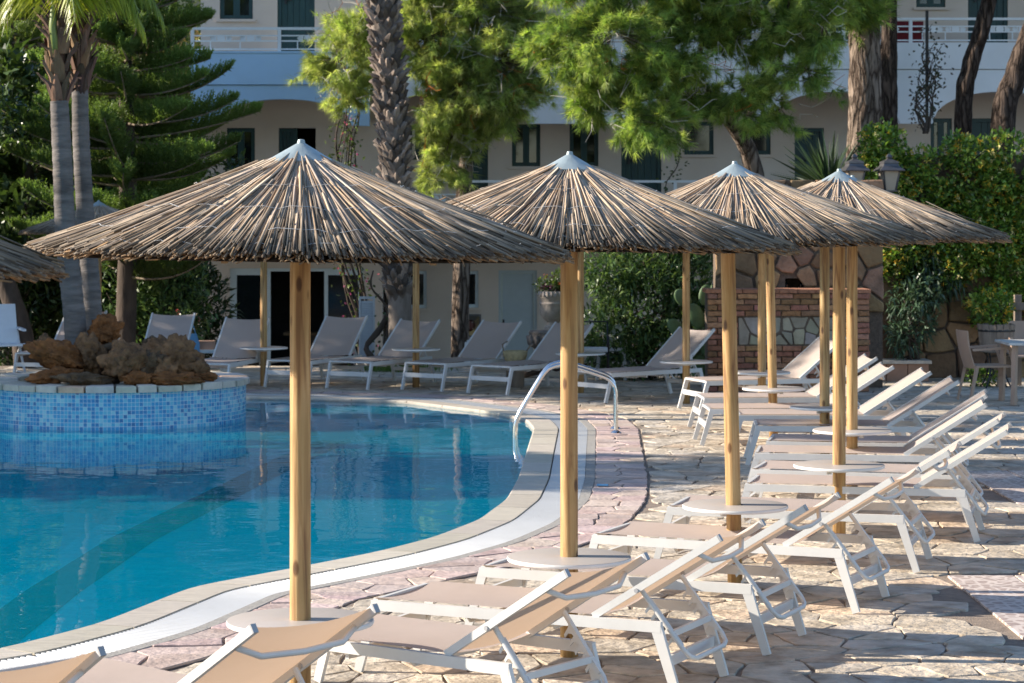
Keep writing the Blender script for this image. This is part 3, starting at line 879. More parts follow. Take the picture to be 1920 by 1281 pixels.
wm.box(-2.62, -2.4, DA, DB, -1.2, ZT)
hb_build(wm, 'wall', M['render'])
for i, o in enumerate(ops2):
    if o[3] - o[2] > 1.2: door(o, DB)
    else: window(o, DB, split=i not in (6, 7, 0))
for o in ops3:
    if o[3] - o[2] > 1.8: door(o, DB)
    else: window(o, DB)
for i, o in enumerate(ops1):
    if i == 2: 
        f = MB(); x0, x1, z0, z1 = o
        f.box(x0, x0 + .06, DB + .03, DB + .14, z0, z1); f.box(x1 - .06, x1, DB + .03, DB + .14, z0, z1); f.box(x0 + .06, x1 - .06, DB + .03, DB + .14, z1 - .06, z1)
        fo = hb_build(f, 'door', M['paledoor'])
        p = MB(); p.box(x0 + .065, x1 - .065, DB + .07, DB + .11, z0, z1 - .065); hb_build(p, 'door_leaf', M['paledoor'], fo)
        h = MB(); h.box(x0 + .075, x0 + .11, DB + .03, DB + .07, z0 + .88, z0 + 1.08); h.tube([(x0 + .09, DB + .02, z0 + .95), (x0 + .22, DB + .02, z0 + .95)], .012, 6); hb_build(h, 'handle', M['iron'], fo)
    else: window(o, DB, 'alu', split=False)
# framed metal grille on the ground floor wall
ga = op(858, 902, 589, 632, DB); g = MB(); x0, x1, z0, z1 = ga
for a, c, e, h in ((x0, x0 + .03, z0, z1), (x1 - .03, x1, z0, z1), (x0 + .03, x1 - .03, z0, z0 + .03), (x0 + .03, x1 - .03, z1 - .03, z1)): g.box(a, c, DB - .06, DB - .001, e, h)
gf = hb_build(g, 'wall_heater', M['lampmetal'])
g = MB(); xm, zm = (x0 + x1) / 2, (z0 + z1) / 2
q = [(x0 + .03, z0 + .03), (x1 - .03, z0 + .03), (x1 - .03, z1 - .03), (x0 + .03, z1 - .03)]; r_ = .07
q2 = [(xm - r_, zm - r_), (xm + r_, zm - r_), (xm + r_, zm + r_), (xm - r_, zm + r_)]
g.add([(a, DB - .055, c) for a, c in q] + [(a, DB - .004, c) for a, c in q2], [(0, 1, 5, 4), (1, 2, 6, 5), (2, 3, 7, 6), (3, 0, 4, 7)])
hb_build(g, 'reflector', M['steel'], gf)
g = MB(); g.lathe([(0.001, 0), (.07, .004), (.085, .02), (.06, .045), (.001, .05)], 16)
g.v = [(p[0] + xm, DB - .03 - p[2], p[1] + zm) for p in g.v]; hb_build(g, 'burner', mat('rust_red', (.16, .05, .035), rough=.7, var=.3), gf)

# balconies: parapet, spandrel with arches, floor slab
def arch_front(x0, x1, ztop, zbot, y0, y1, arches):
    """wall band between ztop and zbot whose lower edge is cut by elliptic arches (xa, xb, rise)"""
    xs = [x0, x1]
    for xa, xb, rise in arches: xs += [max(x0, min(x1, xa + (xb - xa) * k / 28)) for k in range(29)]
    xs = sorted(set(round(x, 4) for x in xs))
    def lo(x):
        for xa, xb, rise in arches:
            if xa <= x <= xb:
                t = (2 * (x - xa) / (xb - xa) - 1); return zbot + rise * math.sqrt(max(0, 1 - abs(t) ** 2.2))
        return zbot
    b = MB()
    for xa, xb in zip(xs, xs[1:]):
        za, zb = lo(xa), lo(xb)
        vs = [(xa, y0, za), (xb, y0, zb), (xb, y0, ztop), (xa, y0, ztop), (xa, y1, za), (xb, y1, zb), (xb, y1, ztop), (xa, y1, ztop)]
        b.add(vs, [(0, 1, 2, 3), (5, 4, 7, 6), (4, 5, 1, 0), (3, 2, 6, 7)])
    b.add([(x0, y0, lo(x0)), (x0, y1, lo(x0)), (x0, y1, ztop), (x0, y0, ztop)], [(0, 1, 2, 3)])
    b.add([(x1, y0, lo(x1)), (x1, y1, lo(x1)), (x1, y1, ztop), (x1, y0, ztop)], [(0, 1, 2, 3)])
    return b
DL, DM = 43.0, 44.2      # balcony fronts
zl = [Z(y, DL) for y in (100, 160, 236, 186)]
p = arch_front(X(357, DL), X(692, DL), zl[1], zl[2], DL, DL + .22, [(X(402, DL), X(660, DL), zl[3] - zl[2])]); hb_build(p, 'arched_spandrel', M['shadewall'])
p = MB(); p.box(X(356, DL), X(692, DL), DL - .035, DL + .2, zl[1] + .012, zl[0]); p.box(X(354, DL), X(693, DL), DL - .05, DL + .22, zl[0] + .002, zl[0] + .035)
p.box(X(356, DL), X(356, DL) + .2, DL + .2, DA, zl[2], zl[0]); hb_build(p, 'balcony_parapet', M['shadewall'])
p = MB(); p.box(X(357, DL) + .2, -2.42, DL + .22, DA, zl[1] - .1, zl[1] + .1); hb_build(p, 'balcony_slab', M['whitewall'])
p = MB(); p.box(X(357, DL), -2.42, DL + .1, DA, 1.85, 2.1); hb_build(p, 'balcony_slab', M['whitewall'])
zm_ = [Z(y, DM) for y in (80, 232, 172)]
arches = [(X(705, DM), X(990, DM), zm_[2] - zm_[1]), (X(1195, DM), X(1420, DM), zm_[2] - zm_[1]), (X(1445, DM), X(1688, DM), zm_[2] - zm_[1]), (X(1748, DM), X(2010, DM), zm_[2] - zm_[1])]
p = arch_front(-2.5, 12.4, zm_[0] - .5, zm_[1], DM, DM + .22, arches); hb_build(p, 'arched_spandrel', M['whitewall'])
p = MB(); p.box(-2.5, 12.4, DM - .02, DM + .2, zm_[0] - .488, zm_[0]); hb_build(p, 'balcony_parapet', M['whitewall'])
p = MB(); p.box(-2.4, 12.4, DM + .22, DB, zm_[0] - .75, zm_[0] - .55); hb_build(p, 'balcony_slab', M['whitewall'])
p = MB(); p.box(-2.4, 12.4, DM, DB, 1.85, 2.1); hb_build(p, 'balcony_slab', M['whitewall'])
p = MB(); p.box(-5.9, 13.5, DL - .3, 54, ZT + .002, ZT + .3); hb_build(p, 'roof', M['whitewall'])
def railing(x0, x1, y, z0, z1, step=1.27):
    n = max(1, round((x1 - x0) / step)); b = MB(); h = z1 - z0
    b.box(x0, x1, y - .03, y + .03, z1 - .045, z1)
    for k in (.30, .52, .86): b.box(x0, x1, y - .012, y + .012, z0 + h * (1 - k) - .012 - .02, z0 + h * (1 - k) + .012 - .02)
    ro = hb_build(b, 'railing', M['railing'])
    for i in range(n + 1):
        xx = x0 + (x1 - x0) * i / n
        b = MB(); b.box(xx - .03, xx + .03, y - .028, y + .028, z0, z1 - .046); hb_build(b, 'post', M['railing'], ro)
    za, zb = z0 + h * .48 - .008, z0 + h * .70 - .032
    for i in range(n):
        for t in (.33, .67) if step > 1 else (.5,):
            xx = x0 + (x1 - x0) * (i + t) / n; b = MB(); zc = (za + zb) / 2
            for s in (-.10, .10): b.box(xx + s - .012, xx + s + .012, y - .01, y + .01, za, zb)
            b.lathe([(.001, -.012), (.08, -.01), (.08, .01), (.001, .012)], 12)
            b.v[-48:] = [(xx + q[0] * .95, y + q[2] * .8, zc + q[1] * .8) for q in b.v[-48:]]
            for s in (-1, 1):
                b.prism([(s * .11, -.03), (s * .16, -.05), (s * .2, 0), (s * .16, .05), (s * .11, .03)], -.008, .008)
                b.v[-10:] = [(xx + q[0], y + q[2], zc + q[1]) for q in b.v[-10:]]
            hb_build(b, 'medallion', M['railing'], ro)
            b = MB(); b.box(xx - .2, xx - .18, y - .01, y + .01, z0 + h * .14 - .01, z0 + h * .48 - .033); hb_build(b, 'baluster', M['railing'], ro)
zr0 = zl[0] + .036
railing(X(360, DL), X(692, DL) - .05, DL + .05, zr0, Z(51, DL))
railing(X(700, DM), 12.3, DM + .05, zm_[0], Z(33, DM))
railing(-2.3, 12.3, DM + .05, 2.101, Z(338, DM))
railing(X(360, DL), -2.5, DL + .12, 2.101, Z(338, DL))
rc = MB(); rc.box(X(1684, DM), X(1736, DM), DM + .25, DM + .262, zm_[0] - .02, Z(38, DM)); rc.v = [(p_[0], p_[1] + .02 * math.sin(p_[0] * 30), p_[2]) for p_ in rc.v]
rc_o = rc.build('hanging_cloth', M['redcloth']); tag(rc_o, 'dark red cloth hung behind the upper right balcony railing', 'cloth')
wp = MB(); wp.bar(px(1738, 230, 43.6), px(1738, 20, 43.6), .05, .05); tag(wp.build('drain_pipe', M['iron']), 'thin dark pipe running up the facade beside the red cloth', 'pipe')
# ------------------------------------------------------------------ planter island in the pool
IC = (-4.45, 27.0); IR = 1.45
isl = thing('planter_island', 'round blue mosaic planter standing in the pool with a pale stone rim', 'planter', (IC[0], IC[1], 0))
b = MB(); uv = []; n = 96
for z in (-.53, .362):
    for k in range(n + 1):
        a = 2 * math.pi * k / n; b.v.append((IR * math.cos(a), IR * math.sin(a), z)); b.c.append((1, 1, 1, 1)); uv.append((a * IR, z))
for k in range(n): b.f.append((k, k + 1, n + 1 + k + 1, n + 1 + k)); b.mi.append(0)
b.build('mosaic_wall', M['island'], isl, smooth=180, uv=uv)
b = MB(); b.lathe([(.001, .36), (1.2, .33), (IR - .03, .35)], 40, caps=False); b.build('soil', M['ground'], isl, smooth=180)
a = 0.0
while a < 2 * math.pi - .04:
    w = min(random.uniform(.13, .24), 2 * math.pi - a)
    r1, r0 = IR + .035 + random.uniform(-.012, .012), IR - .30 + random.uniform(-.06, .06)
    b = MB(); t = random.uniform(.82, 1.1); b.col = (t, t * random.uniform(.93, 1), t * random.uniform(.85, .98), 1)
    if random.random() < .12: b.col = (t * 1.0, t * .72, t * .55, 1)
    m_ = 3; pl = [(r1 * math.cos(a + .008 + (w - .016) * i / m_), r1 * math.sin(a + .008 + (w - .016) * i / m_)) for i in range(m_ + 1)]
    pl += [((r0 + random.uniform(-.02, .02)) * math.cos(a + .01 + (w - .02) * i / m_), (r0 + random.uniform(-.02, .02)) * math.sin(a + .01 + (w - .02) * i / m_)) for i in range(m_, -1, -1)]
    b.prism(pl, .364, .435 + random.uniform(-.008, .008), inset=.014)
    b.build('cap_stone', M['capstone'], isl); a += w
def rock(label, x, y, w, h, d, seed, tilt=0.0, tint=1.0, depth=None):
    """weathered tufa boulder: lumpy, pitted"""
    c = px(x, y, d); sx, sz = w / 2 * d / FPX, h / 2 * d / FPX; sy = depth or (sx + sz) / 2 * .9
    bm = bmesh.new(); bmesh.ops.create_icosphere(bm, subdivisions=5, radius=1.0)
    o3 = Vector((seed * 7.3, seed * 3.1, seed * 1.7))
    for v in bm.verts:
        p = v.co.normalized()
        q = Vector((p.x * sx, p.y * sy, p.z * sz))
        f = 1 + .34 * mnoise.noise(p * 1.5 + o3) + .20 * mnoise.noise(p * 3.3 + o3)
        vd = mnoise.voronoi(q * 13 + o3)[0]; vd2 = mnoise.voronoi(q * 30 + o3)[0]
        detail = -.30 * max(0, .42 - vd[0]) - .16 * max(0, .45 - vd2[0]) + .42 * (mnoise.turbulence(q * 6.5 + o3, 4, True) - .45) + .07 * mnoise.noise(q * 55 + o3)
        # broken faces
        for k in range(4):
            dirn = Vector((math.sin(seed * 1.3 + k * 2.1), -abs(math.cos(seed + k * 1.4)), math.sin(seed * 2.2 + k)))
            dirn.normalize(); t = p.dot(dirn)
            if t * f > .72: f = f * .45 + .55 * .72 / t
        v.co = q * (f + detail)
    me = bpy.data.meshes.new('rock'); bm.to_mesh(me); bm.free()
    me.materials.append(M['rock']); me.polygons.foreach_set('use_smooth', [True] * len(me.polygons))
    ca = me.color_attributes.new('Col', 'FLOAT_COLOR', 'POINT')
    n_ = len(me.vertices); cc = np.ones((n_, 4), dtype=np.float32); cc[:, :3] = tint if isinstance(tint, (int, float)) else np.array(tint); ca.data.foreach_set('color', cc.ravel())
    o = bpy.data.objects.new('rock', me); o.location = c; o.rotation_euler = (0, tilt, seed)
    o.rotation_euler = (0, tilt, 0); link(o)
    return tag(o, label, 'rock', 'tufa rocks piled on the pool island')
W_, O_, G_ = (1.15, 1.02, .92), (1.35, .92, .62), (.82, .86, .9)
for a_ in [('long tilted brown boulder left of the grey palm trunk on the island', 112, 668, 122, 52, 26.2, 1, .30, O_),
           ('small upright rock behind the long tilted boulder at left of the island', 84, 652, 42, 50, 26.7, 2, .1, W_),
           ('tall dark boulder topmost of the pile right of the palm trunk', 196, 620, 62, 66, 26.9, 3, 0, O_),
           ('narrow upright rock leaning against the foot of the palm trunk', 171, 668, 56, 84, 26.3, 4, -.2, W_),
           ('broad pitted rock in the middle of the island pile', 233, 682, 92, 72, 26.0, 5, .1, W_),
           ('largest peaked boulder at the right of the island pile', 318, 682, 118, 108, 26.3, 6, .25, W_),
           ('brick coloured block under the middle of the pile near the rim', 256, 712, 66, 30, 25.85, 7, 0, O_),
           ('low brown slab under the long tilted boulder', 105, 705, 110, 30, 26.0, 8, -.12, O_),
           ('flat grey rock in front of the palm foot by the rim', 158, 711, 110, 26, 25.85, 9, .05, G_),
           ('sloping boulder at the right end of the island pile', 358, 694, 72, 56, 26.3, 10, .5, W_),
           ('flat grey slab lying on top of the middle rocks', 215, 655, 62, 24, 26.7, 11, .05, G_),
           ('small grey stone poking up behind the middle rocks', 284, 648, 36, 34, 26.9, 12, 0, G_),
           ('rounded dark rock wedged between middle pile and largest boulder', 278, 690, 60, 70, 26.1, 13, .3, G_),
           ('grey boulder low behind the narrow rock beside the dark hollow', 205, 700, 50, 50, 26.5, 14, 0, G_),
           ('squat rust brown rock at the right rim of the island', 322, 712, 120, 28, 25.95, 15, .02, O_),
           ('thin flake of rock at the far right edge of the pile', 388, 706, 46, 16, 26.2, 16, .05, O_)]:
    rock(*a_[:8], tint=a_[8])

# ------------------------------------------------------------------ palms
def bez(a, b_, c, n=14):
    a, b_, c = Vector(a), Vector(b_), Vector(c)
    return [a * (1 - t) ** 2 + b_ * 2 * t * (1 - t) + c * t * t for t in [i / n for i in range(n + 1)]]
def trunk_tube(name, pts, rad, m, parent, n=18, ringed=0.0, rough_=.03, steps=90):
    """trunk along a polyline with swelling rings or rough bark relief"""
    P = [Vector(p) for p in pts]; L = [0]
    for a, c in zip(P, P[1:]): L.append(L[-1] + (c - a).length)
    b = MB(); out = []; rr = []
    for i in range(steps + 1):
        s = L[-1] * i / steps; k = max(j for j in range(len(L)) if L[j] <= s + 1e-9); k = min(k, len(P) - 2)
        t = (s - L[k]) / max(1e-6, L[k + 1] - L[k])
        q0, q1, q2, q3 = P[max(k - 1, 0)], P[k], P[k + 1], P[min(k + 2, len(P) - 1)]
        p = .5 * ((2 * q1) + (-q0 + q2) * t + (2 * q0 - 5 * q1 + 4 * q2 - q3) * t * t + (-q0 + 3 * q1 - 3 * q2 + q3) * t ** 3)
        r = rad[k] + (rad[k + 1] - rad[k]) * t
        if ringed: 
            ph = (s / ringed + .25 * mnoise.noise(Vector((s, 0, 3)))) % 1; r *= 1 + .06 * (1 - ph) ** 2
        out.append(p); rr.append(r)
    b.tube(out, rr, n)
    if rough_:
        nv = []
        for i, v in enumerate(b.v):
            c = out[min(i // n, steps)]; v = Vector(v); d = v - c
            f = 1 + rough_ * (mnoise.noise(Vector((v.x * 9, v.y * 9, v.z * 3))) + .8 * mnoise.noise(Vector((v.x * 24, v.y * 24, v.z * 7))))
            nv.append(tuple(c + d * f))
        b.v = nv
    return b.build(name, m, parent, smooth=180)
def frond_geo(base, tip, sag, nl, ll, col, lw=.03, hang=.7):
    """rachis curve plus hanging leaflets; returns quads"""
    base, tip = Vector(base), Vector(tip); mid = (base + tip) / 2 + Vector((0, 0, sag)); pts = bez(base, mid, tip, 20)
    Q = []; col_ = []
    for i in range(nl):
        t = .12 + .88 * i / nl; f = t * 20; k = min(19, int(f)); p = pts[k].lerp(pts[k + 1], f - k); d = (pts[k + 1] - pts[k]).normalized()
        side = d.cross(Vector((0, 0, 1))).normalized()
        for s in (-1, 1):
            l = ll * (.55 + .45 * math.sin(math.pi * min(1, t + .12))) * random.uniform(.8, 1.1)
            dr = (side * s * (1 - hang * random.uniform(.6, 1.2)) + d * .45 + Vector((0, 0, -hang * random.uniform(.6, 1.3)))).normalized()
            e = p + dr * l; w = d * lw / 2
            m_ = p.lerp(e, .45) + Vector((0, 0, .04 * l)); sag_ = Vector((0, 0, -.18 * l))
            Q += [p - w * .5, m_ - w, m_ + w, p + w * .5, m_ - w, e + sag_ - w * .12, e + sag_ + w * .12, m_ + w]
            t_ = random.uniform(.75, 1.2); col_ += [np.array(col) * t_] * 2
    return pts, Q, col_
def queen_palm(label, path, rad, ztop, fronds, seed, col):
    random.seed(seed)
    t = thing('palm_tree', label, 'palm tree', path[0])
    o = Vector(path[0]); P = [Vector(p) - o for p in path]
    trunk_tube('trunk', P, rad, M['palmgrey'], t, n=20, ringed=.17, rough_=.012, steps=120)
    # old leaf sheaths at the head of the trunk
    top = P[-1]; b = MB()
    for i in range(64):
        a = random.uniform(0, 6.28); zz = random.uniform(-.10, .95); rr = rad[-1] * random.uniform(.9, 1.05)
        s = random.uniform(.45, 1.7); b.col = (s, s * random.uniform(.8, 1), s * random.uniform(.7, 1), 1)
        p0 = top + Vector((math.cos(a) * rr, math.sin(a) * rr, zz)); hh = random.uniform(.15, .42)
        out_ = Vector((math.cos(a), math.sin(a), 0)); tn = Vector((-math.sin(a), math.cos(a), 0))
        w = random.uniform(.03, .085); p1 = p0 + Vector((0, 0, hh * .55)) + out_ * .05; p2 = p0 + Vector((0, 0, hh)) + out_ * random.uniform(.06, .22)
        vs = []
        for p, ww in ((p0, w), (p1, w * .9), (p2, w * .25)):
            for sgn in (-1, 0, 1): vs.append(p + tn * sgn * ww - out_ * (.03 * abs(sgn)))
        b.add(vs, [(0, 1, 4, 3), (1, 2, 5, 4), (3, 4, 7, 6), (4, 5, 8, 7)])
    b.tube([top + Vector((0, 0, -.1)), top + Vector((0, 0, .95))], [rad[-1] * .95, rad[-1] * .6], 14)
    b.build('leaf_sheaths', M['fibre'], t, smooth=50)
    h = top + Vector((0, 0, .92)); ro, Q, CC = MB(), [], []
    for i in range(fronds):
        a = 2 * math.pi * (i + .35 * random.random()) / fronds; up = (-.1, .7, 1.1, 1.4)[i % 4]; L_ = random.uniform(1.3, 1.8) if up > .2 else .95
        tip = h + Vector((math.cos(a) * L_, math.sin(a) * L_, up)); pts, q, c = frond_geo(h, tip, 1.0 + .25 * up, 64, .42, col)
        Q += q; CC += c; ro.tube(pts, [.022 * (1 - j / 24) for j in range(len(pts))], 5)
    ro.build('frond_stalks', M['sheath'], t, smooth=60)
    np_mesh('fronds', np.array([tuple(v) for v in Q]), 4, M['leaf'], t, np.array(CC))
    return t
zi = .36
p1 = [px(142, 700, 27.0), px(140, 600, 27.0), px(124, 450, 27.0), px(117, 300, 27.0), px(111, 190, 27.0)]
queen_palm('grey ringed palm growing from the island, its trunk nearer and left of its twin', p1, [.125, .122, .116, .108, .10], 0, 10, 3, (.30, .33, .018))
b = MB(); b.tube([px(104, 100, 26.85), px(99, 50, 26.85), px(101, -20, 26.9)], [.03, .045, .02], 8)
gs_ = b.build('green_spathe', M['sheath'], bpy.data.objects['palm_tree'], smooth=180)
gs_.parent = bpy.data.objects['palm_tree']; gs_.matrix_parent_inverse = Matrix.Translation(-Vector(p1[0]))
p2_ = [px(176, 690, 27.6), px(172, 560, 27.6), px(160, 400, 27.6), px(152, 260, 27.6), px(150, 168, 27.6)]
queen_palm('second grey palm on the island, slightly behind and right of the nearer trunk', p2_, [.108, .105, .10, .096, .092], 0, 9, 5, (.19, .24, .02))

# date palm with diamond leaf bases
random.seed(11)
dp0 = Vector((px(752, 690, 35.3).x, 35.3, -.02))
dp = thing('palm_tree', 'thick palm trunk with rough diamond leaf bases in front of the hotel', 'palm tree', dp0)
path = [Vector((0, 0, 0)), px(748, 500, 35.3) - dp0, px(740, 300, 35.3) - dp0, px(728, 120, 35.3) - dp0, px(712, -40, 35.3) - dp0, px(702, -470, 35.3) - dp0]
rad = [.185, .165, .165, .175, .185, .19]
trunk_tube('trunk', path, rad, M['palmboot'], dp, n=20, rough_=.05, steps=70)
boot = MB()
vs = []
for z, w, o in ((-.09, .045, .0), (.01, .068, .025), (.075, .048, .060), (.135, .012, .095)):
    vs += [(-w, o - .012, z), (0, o + .012, z), (w, o - .012, z), (w * .8, o - .05, z + .01), (-w * .8, o - .05, z + .01)]
fs = []
for i in range(3):
    for k in range(5):
        l = (k + 1) % 5; fs.append((i * 5 + k, i * 5 + l, i * 5 + 5 + l, i * 5 + 5 + k))
fs.append((15, 16, 17, 18, 19)); boot.add(vs, fs)
bo = boot.build('leaf_base', M['palmboot'], dp)
boots = [bo.data]
for k in range(4):
    me = bo.data.copy(); t = [.55, 1.7, 1.05, .38][k]; co = np.empty(len(me.vertices) * 3, dtype=np.float32); me.vertices.foreach_get('co', co)
    co += rng.normal(0, .012, len(co)).astype(np.float32); me.vertices.foreach_set('co', co)
    cc = np.ones((len(me.vertices), 4), dtype=np.float32); cc[:, :3] = np.array((t, t * .95, t * .92)); me.color_attributes['Col'].data.foreach_set('color', cc.ravel()); boots.append(me)
def along(P, R, z):
    for a, c, r0, r1 in zip(P, P[1:], R, R[1:]):
        if a.z <= z <= c.z:
            t = (z - a.z) / (c.z - a.z); return a.lerp(c, t), r0 + (r1 - r0) * t
    return P[-1], R[-1]
k = 0; z = 1.15; first = True
while z < 5.75:
    for j in range(9):
        a = 2 * math.pi * (j + .5 * (k % 2)) / 9 + random.uniform(-.1, .1) + k * .06
        if math.sin(a) > .55: continue     # hidden far side
        c, r = along(path, rad, z + random.uniform(-.04, .04)); o = bo if first else bpy.data.objects.new('leaf_base', random.choice(boots))
        if not first: link(o, dp)
        first = False
        o.location = c + Vector((math.cos(a) * r * .97, math.sin(a) * r * .97, 0)); s = random.uniform(.85, 1.2)
        o.rotation_euler = (random.uniform(-.35, .15), random.uniform(-.3, .3), a - math.pi / 2); o.scale = (s, s, s * random.uniform(.85, 1.15))
    z += .108; k += 1
# its crown, above the picture
Q, CC, ro = [], [], MB(); h = path[-1]
for i in range(16):
    a = 2 * math.pi * i / 16; up = random.uniform(-.3, 1.6); L_ = random.uniform(1.8, 2.5)
    pts, q, c = frond_geo(h, h + Vector((math.cos(a) * L_, math.sin(a) * L_, up)), 1.1, 46, .45, (.10, .15, .05), hang=.4)
    Q += q; CC += c; ro.tube(pts, .02, 4)
ro.build('frond_stalks', M['sheath'], dp); np_mesh('fronds', np.array([tuple(v) for v in Q]), 4, M['leaf'], dp, np.array(CC))

# ------------------------------------------------------------------ reed parasols
random.seed(21)
RIM, APEX, RAD = 2.100, 2.475, 1.14
SL = (APEX - RIM) / RAD
def reeds(seed):
    r_ = np.random.default_rng(seed)
    tiers = [(.06, .62, 280, .052), (.10, .80, 400, .048), (.16, .97, 520, .042), (.30, 1.07, 640, .034), (.45, RAD - .01, 780, .026), (.60, RAD, 760, .016), (.72, RAD + .006, 640, .004)]
    VV, FF, CCc = [], [], []; off = 0
    pal = np.array([(.98, .93, .88)]) * np.array([(.44, .35, .255), (.39, .315, .235), (.47, .39, .295), (.31, .235, .165), (.36, .30, .25), (.42, .305, .20), (.21, .15, .105), (.52, .44, .34)])
    pr = np.array([.20, .18, .16, .11, .13, .10, .05, .07])
    under = np.array([(.58, .35, .17), (.48, .28, .13), (.64, .42, .22), (.34, .19, .09)])
    def lay(r0, r1, n, h, pal_, pr_, rad_, jr=.035, lift=.008, skew=.055):
        nonlocal off
        a0 = 2 * math.pi * (np.arange(n) + r_.uniform(-.7, .7, n)) / n
        da = r_.normal(0, skew, n)
        ra = r0 + r_.uniform(-.05, .09, n); rb = r1 + r_.normal(0, jr, n).clip(-.11, jr * .8)
        h0 = h + r_.normal(0, lift, n); h1 = h * .35 + r_.normal(0, lift, n); hm = (h0 + h1) / 2 + r_.normal(0, lift * .6, n)
        w = rad_ * r_.uniform(.65, 1.25, n)
        c = pal_[r_.choice(len(pal_), n, p=pr_)] * r_.uniform(.8, 1.2, (n, 1))
        for t, hh in ((0, h0), (.5, hm), (1, h1)):
            pass
        P = []
        for t, hh in ((0.0, h0), (.5, hm), (1.0, h1)):
            r = ra + (rb - ra) * t; a = a0 + da * (t - .5) * .35 * (1 / (r + .25)) ; P.append(np.stack([r * np.cos(a), r * np.sin(a), APEX - SL * r + hh], 1))
        P = np.array(P)                                   # 3,n,3
        d = P[2] - P[0]; d /= np.linalg.norm(d, axis=1, keepdims=True)
        side = np.cross(d, np.array([0, 0, 1.0])); side /= np.linalg.norm(side, axis=1, keepdims=True); up = np.cross(side, d)
        ph = r_.uniform(0, 2.1, n)
        V = np.zeros((n, 9, 3))
        for i in range(3):
            tp = (1.0, 1.0, .9)[i]
            for k in range(3):
                an = ph + 2 * math.pi * k / 3
                V[:, i * 3 + k] = P[i] + side * (np.cos(an) * w * tp)[:, None] + up * (np.sin(an) * w * tp)[:, None]
        idx = np.arange(n)[:, None] * 9 + off
        for i in range(2):
            for k in range(3):
                l = (k + 1) % 3
                FF.append(np.concatenate([idx + i * 3 + k, idx + i * 3 + l, idx + i * 3 + 3 + l, idx + i * 3 + 3 + k], 1))
        FF.append(np.concatenate([idx + 6, idx + 7, idx + 8, idx + 8], 1)[:, :3].repeat(1, 0) if False else np.concatenate([idx + 6, idx + 7, idx + 8, idx + 6], 1))
        VV.append(V.reshape(-1, 3)); off += n * 9
        cc = np.repeat(c[:, None, :], 9, 1); cc[:, 6:] *= r_.uniform(.15, .6, (n, 1, 1))    # brown cut ends
        CCc.append(cc.reshape(-1, 3))
    for r0, r1, n, h in tiers: lay(r0, r1, n, h, pal, pr, .0058)
    # lower mat: paler, not weathered, sticking out a little below
    lay(.80, RAD + .012, 560, -.010, under, np.array([.3, .3, .25, .15]), .0055, jr=.02, lift=.008, skew=.10)
    lay(.98, RAD + .026, 460, -.030, under, np.array([.35, .3, .2, .15]), .0042, jr=.025, lift=.008, skew=.18)
    # loose straws
    lay(.60, 1.04, 8, .06, pal, pr, .0045, jr=.12, lift=.02, skew=.5)
    V = np.concatenate(VV); F = np.concatenate(FF); Cc = np.concatenate(CCc)
    me = bpy.data.meshes.new('thatch')
    me.vertices.add(len(V)); me.vertices.foreach_set('co', V.astype(np.float32).ravel())
    tri = F[:, 3] == F[:, 0]
    loops = []; starts = []; tot = []
    q = F[~tri]; t3 = F[tri][:, :3]
    li = np.concatenate([q.ravel(), t3.ravel()]).astype(np.int32)
    st_ = np.concatenate([np.arange(len(q)) * 4, len(q) * 4 + np.arange(len(t3)) * 3]).astype(np.int32)
    tt = np.concatenate([np.full(len(q), 4), np.full(len(t3), 3)]).astype(np.int32)
    me.loops.add(len(li)); me.loops.foreach_set('vertex_index', li); me.polygons.add(len(tt))
    me.polygons.foreach_set('loop_start', st_); me.polygons.foreach_set('loop_total', tt); me.update(calc_edges=True)
    ca = me.color_attributes.new('Col', 'FLOAT_COLOR', 'POINT'); c4 = np.ones((len(V), 4), dtype=np.float32); c4[:, :3] = Cc; ca.data.foreach_set('color', c4.ravel())
    me.materials.append(M['reed'])
    return me
THATCH = [reeds(s) for s in (31, 32, 33)]
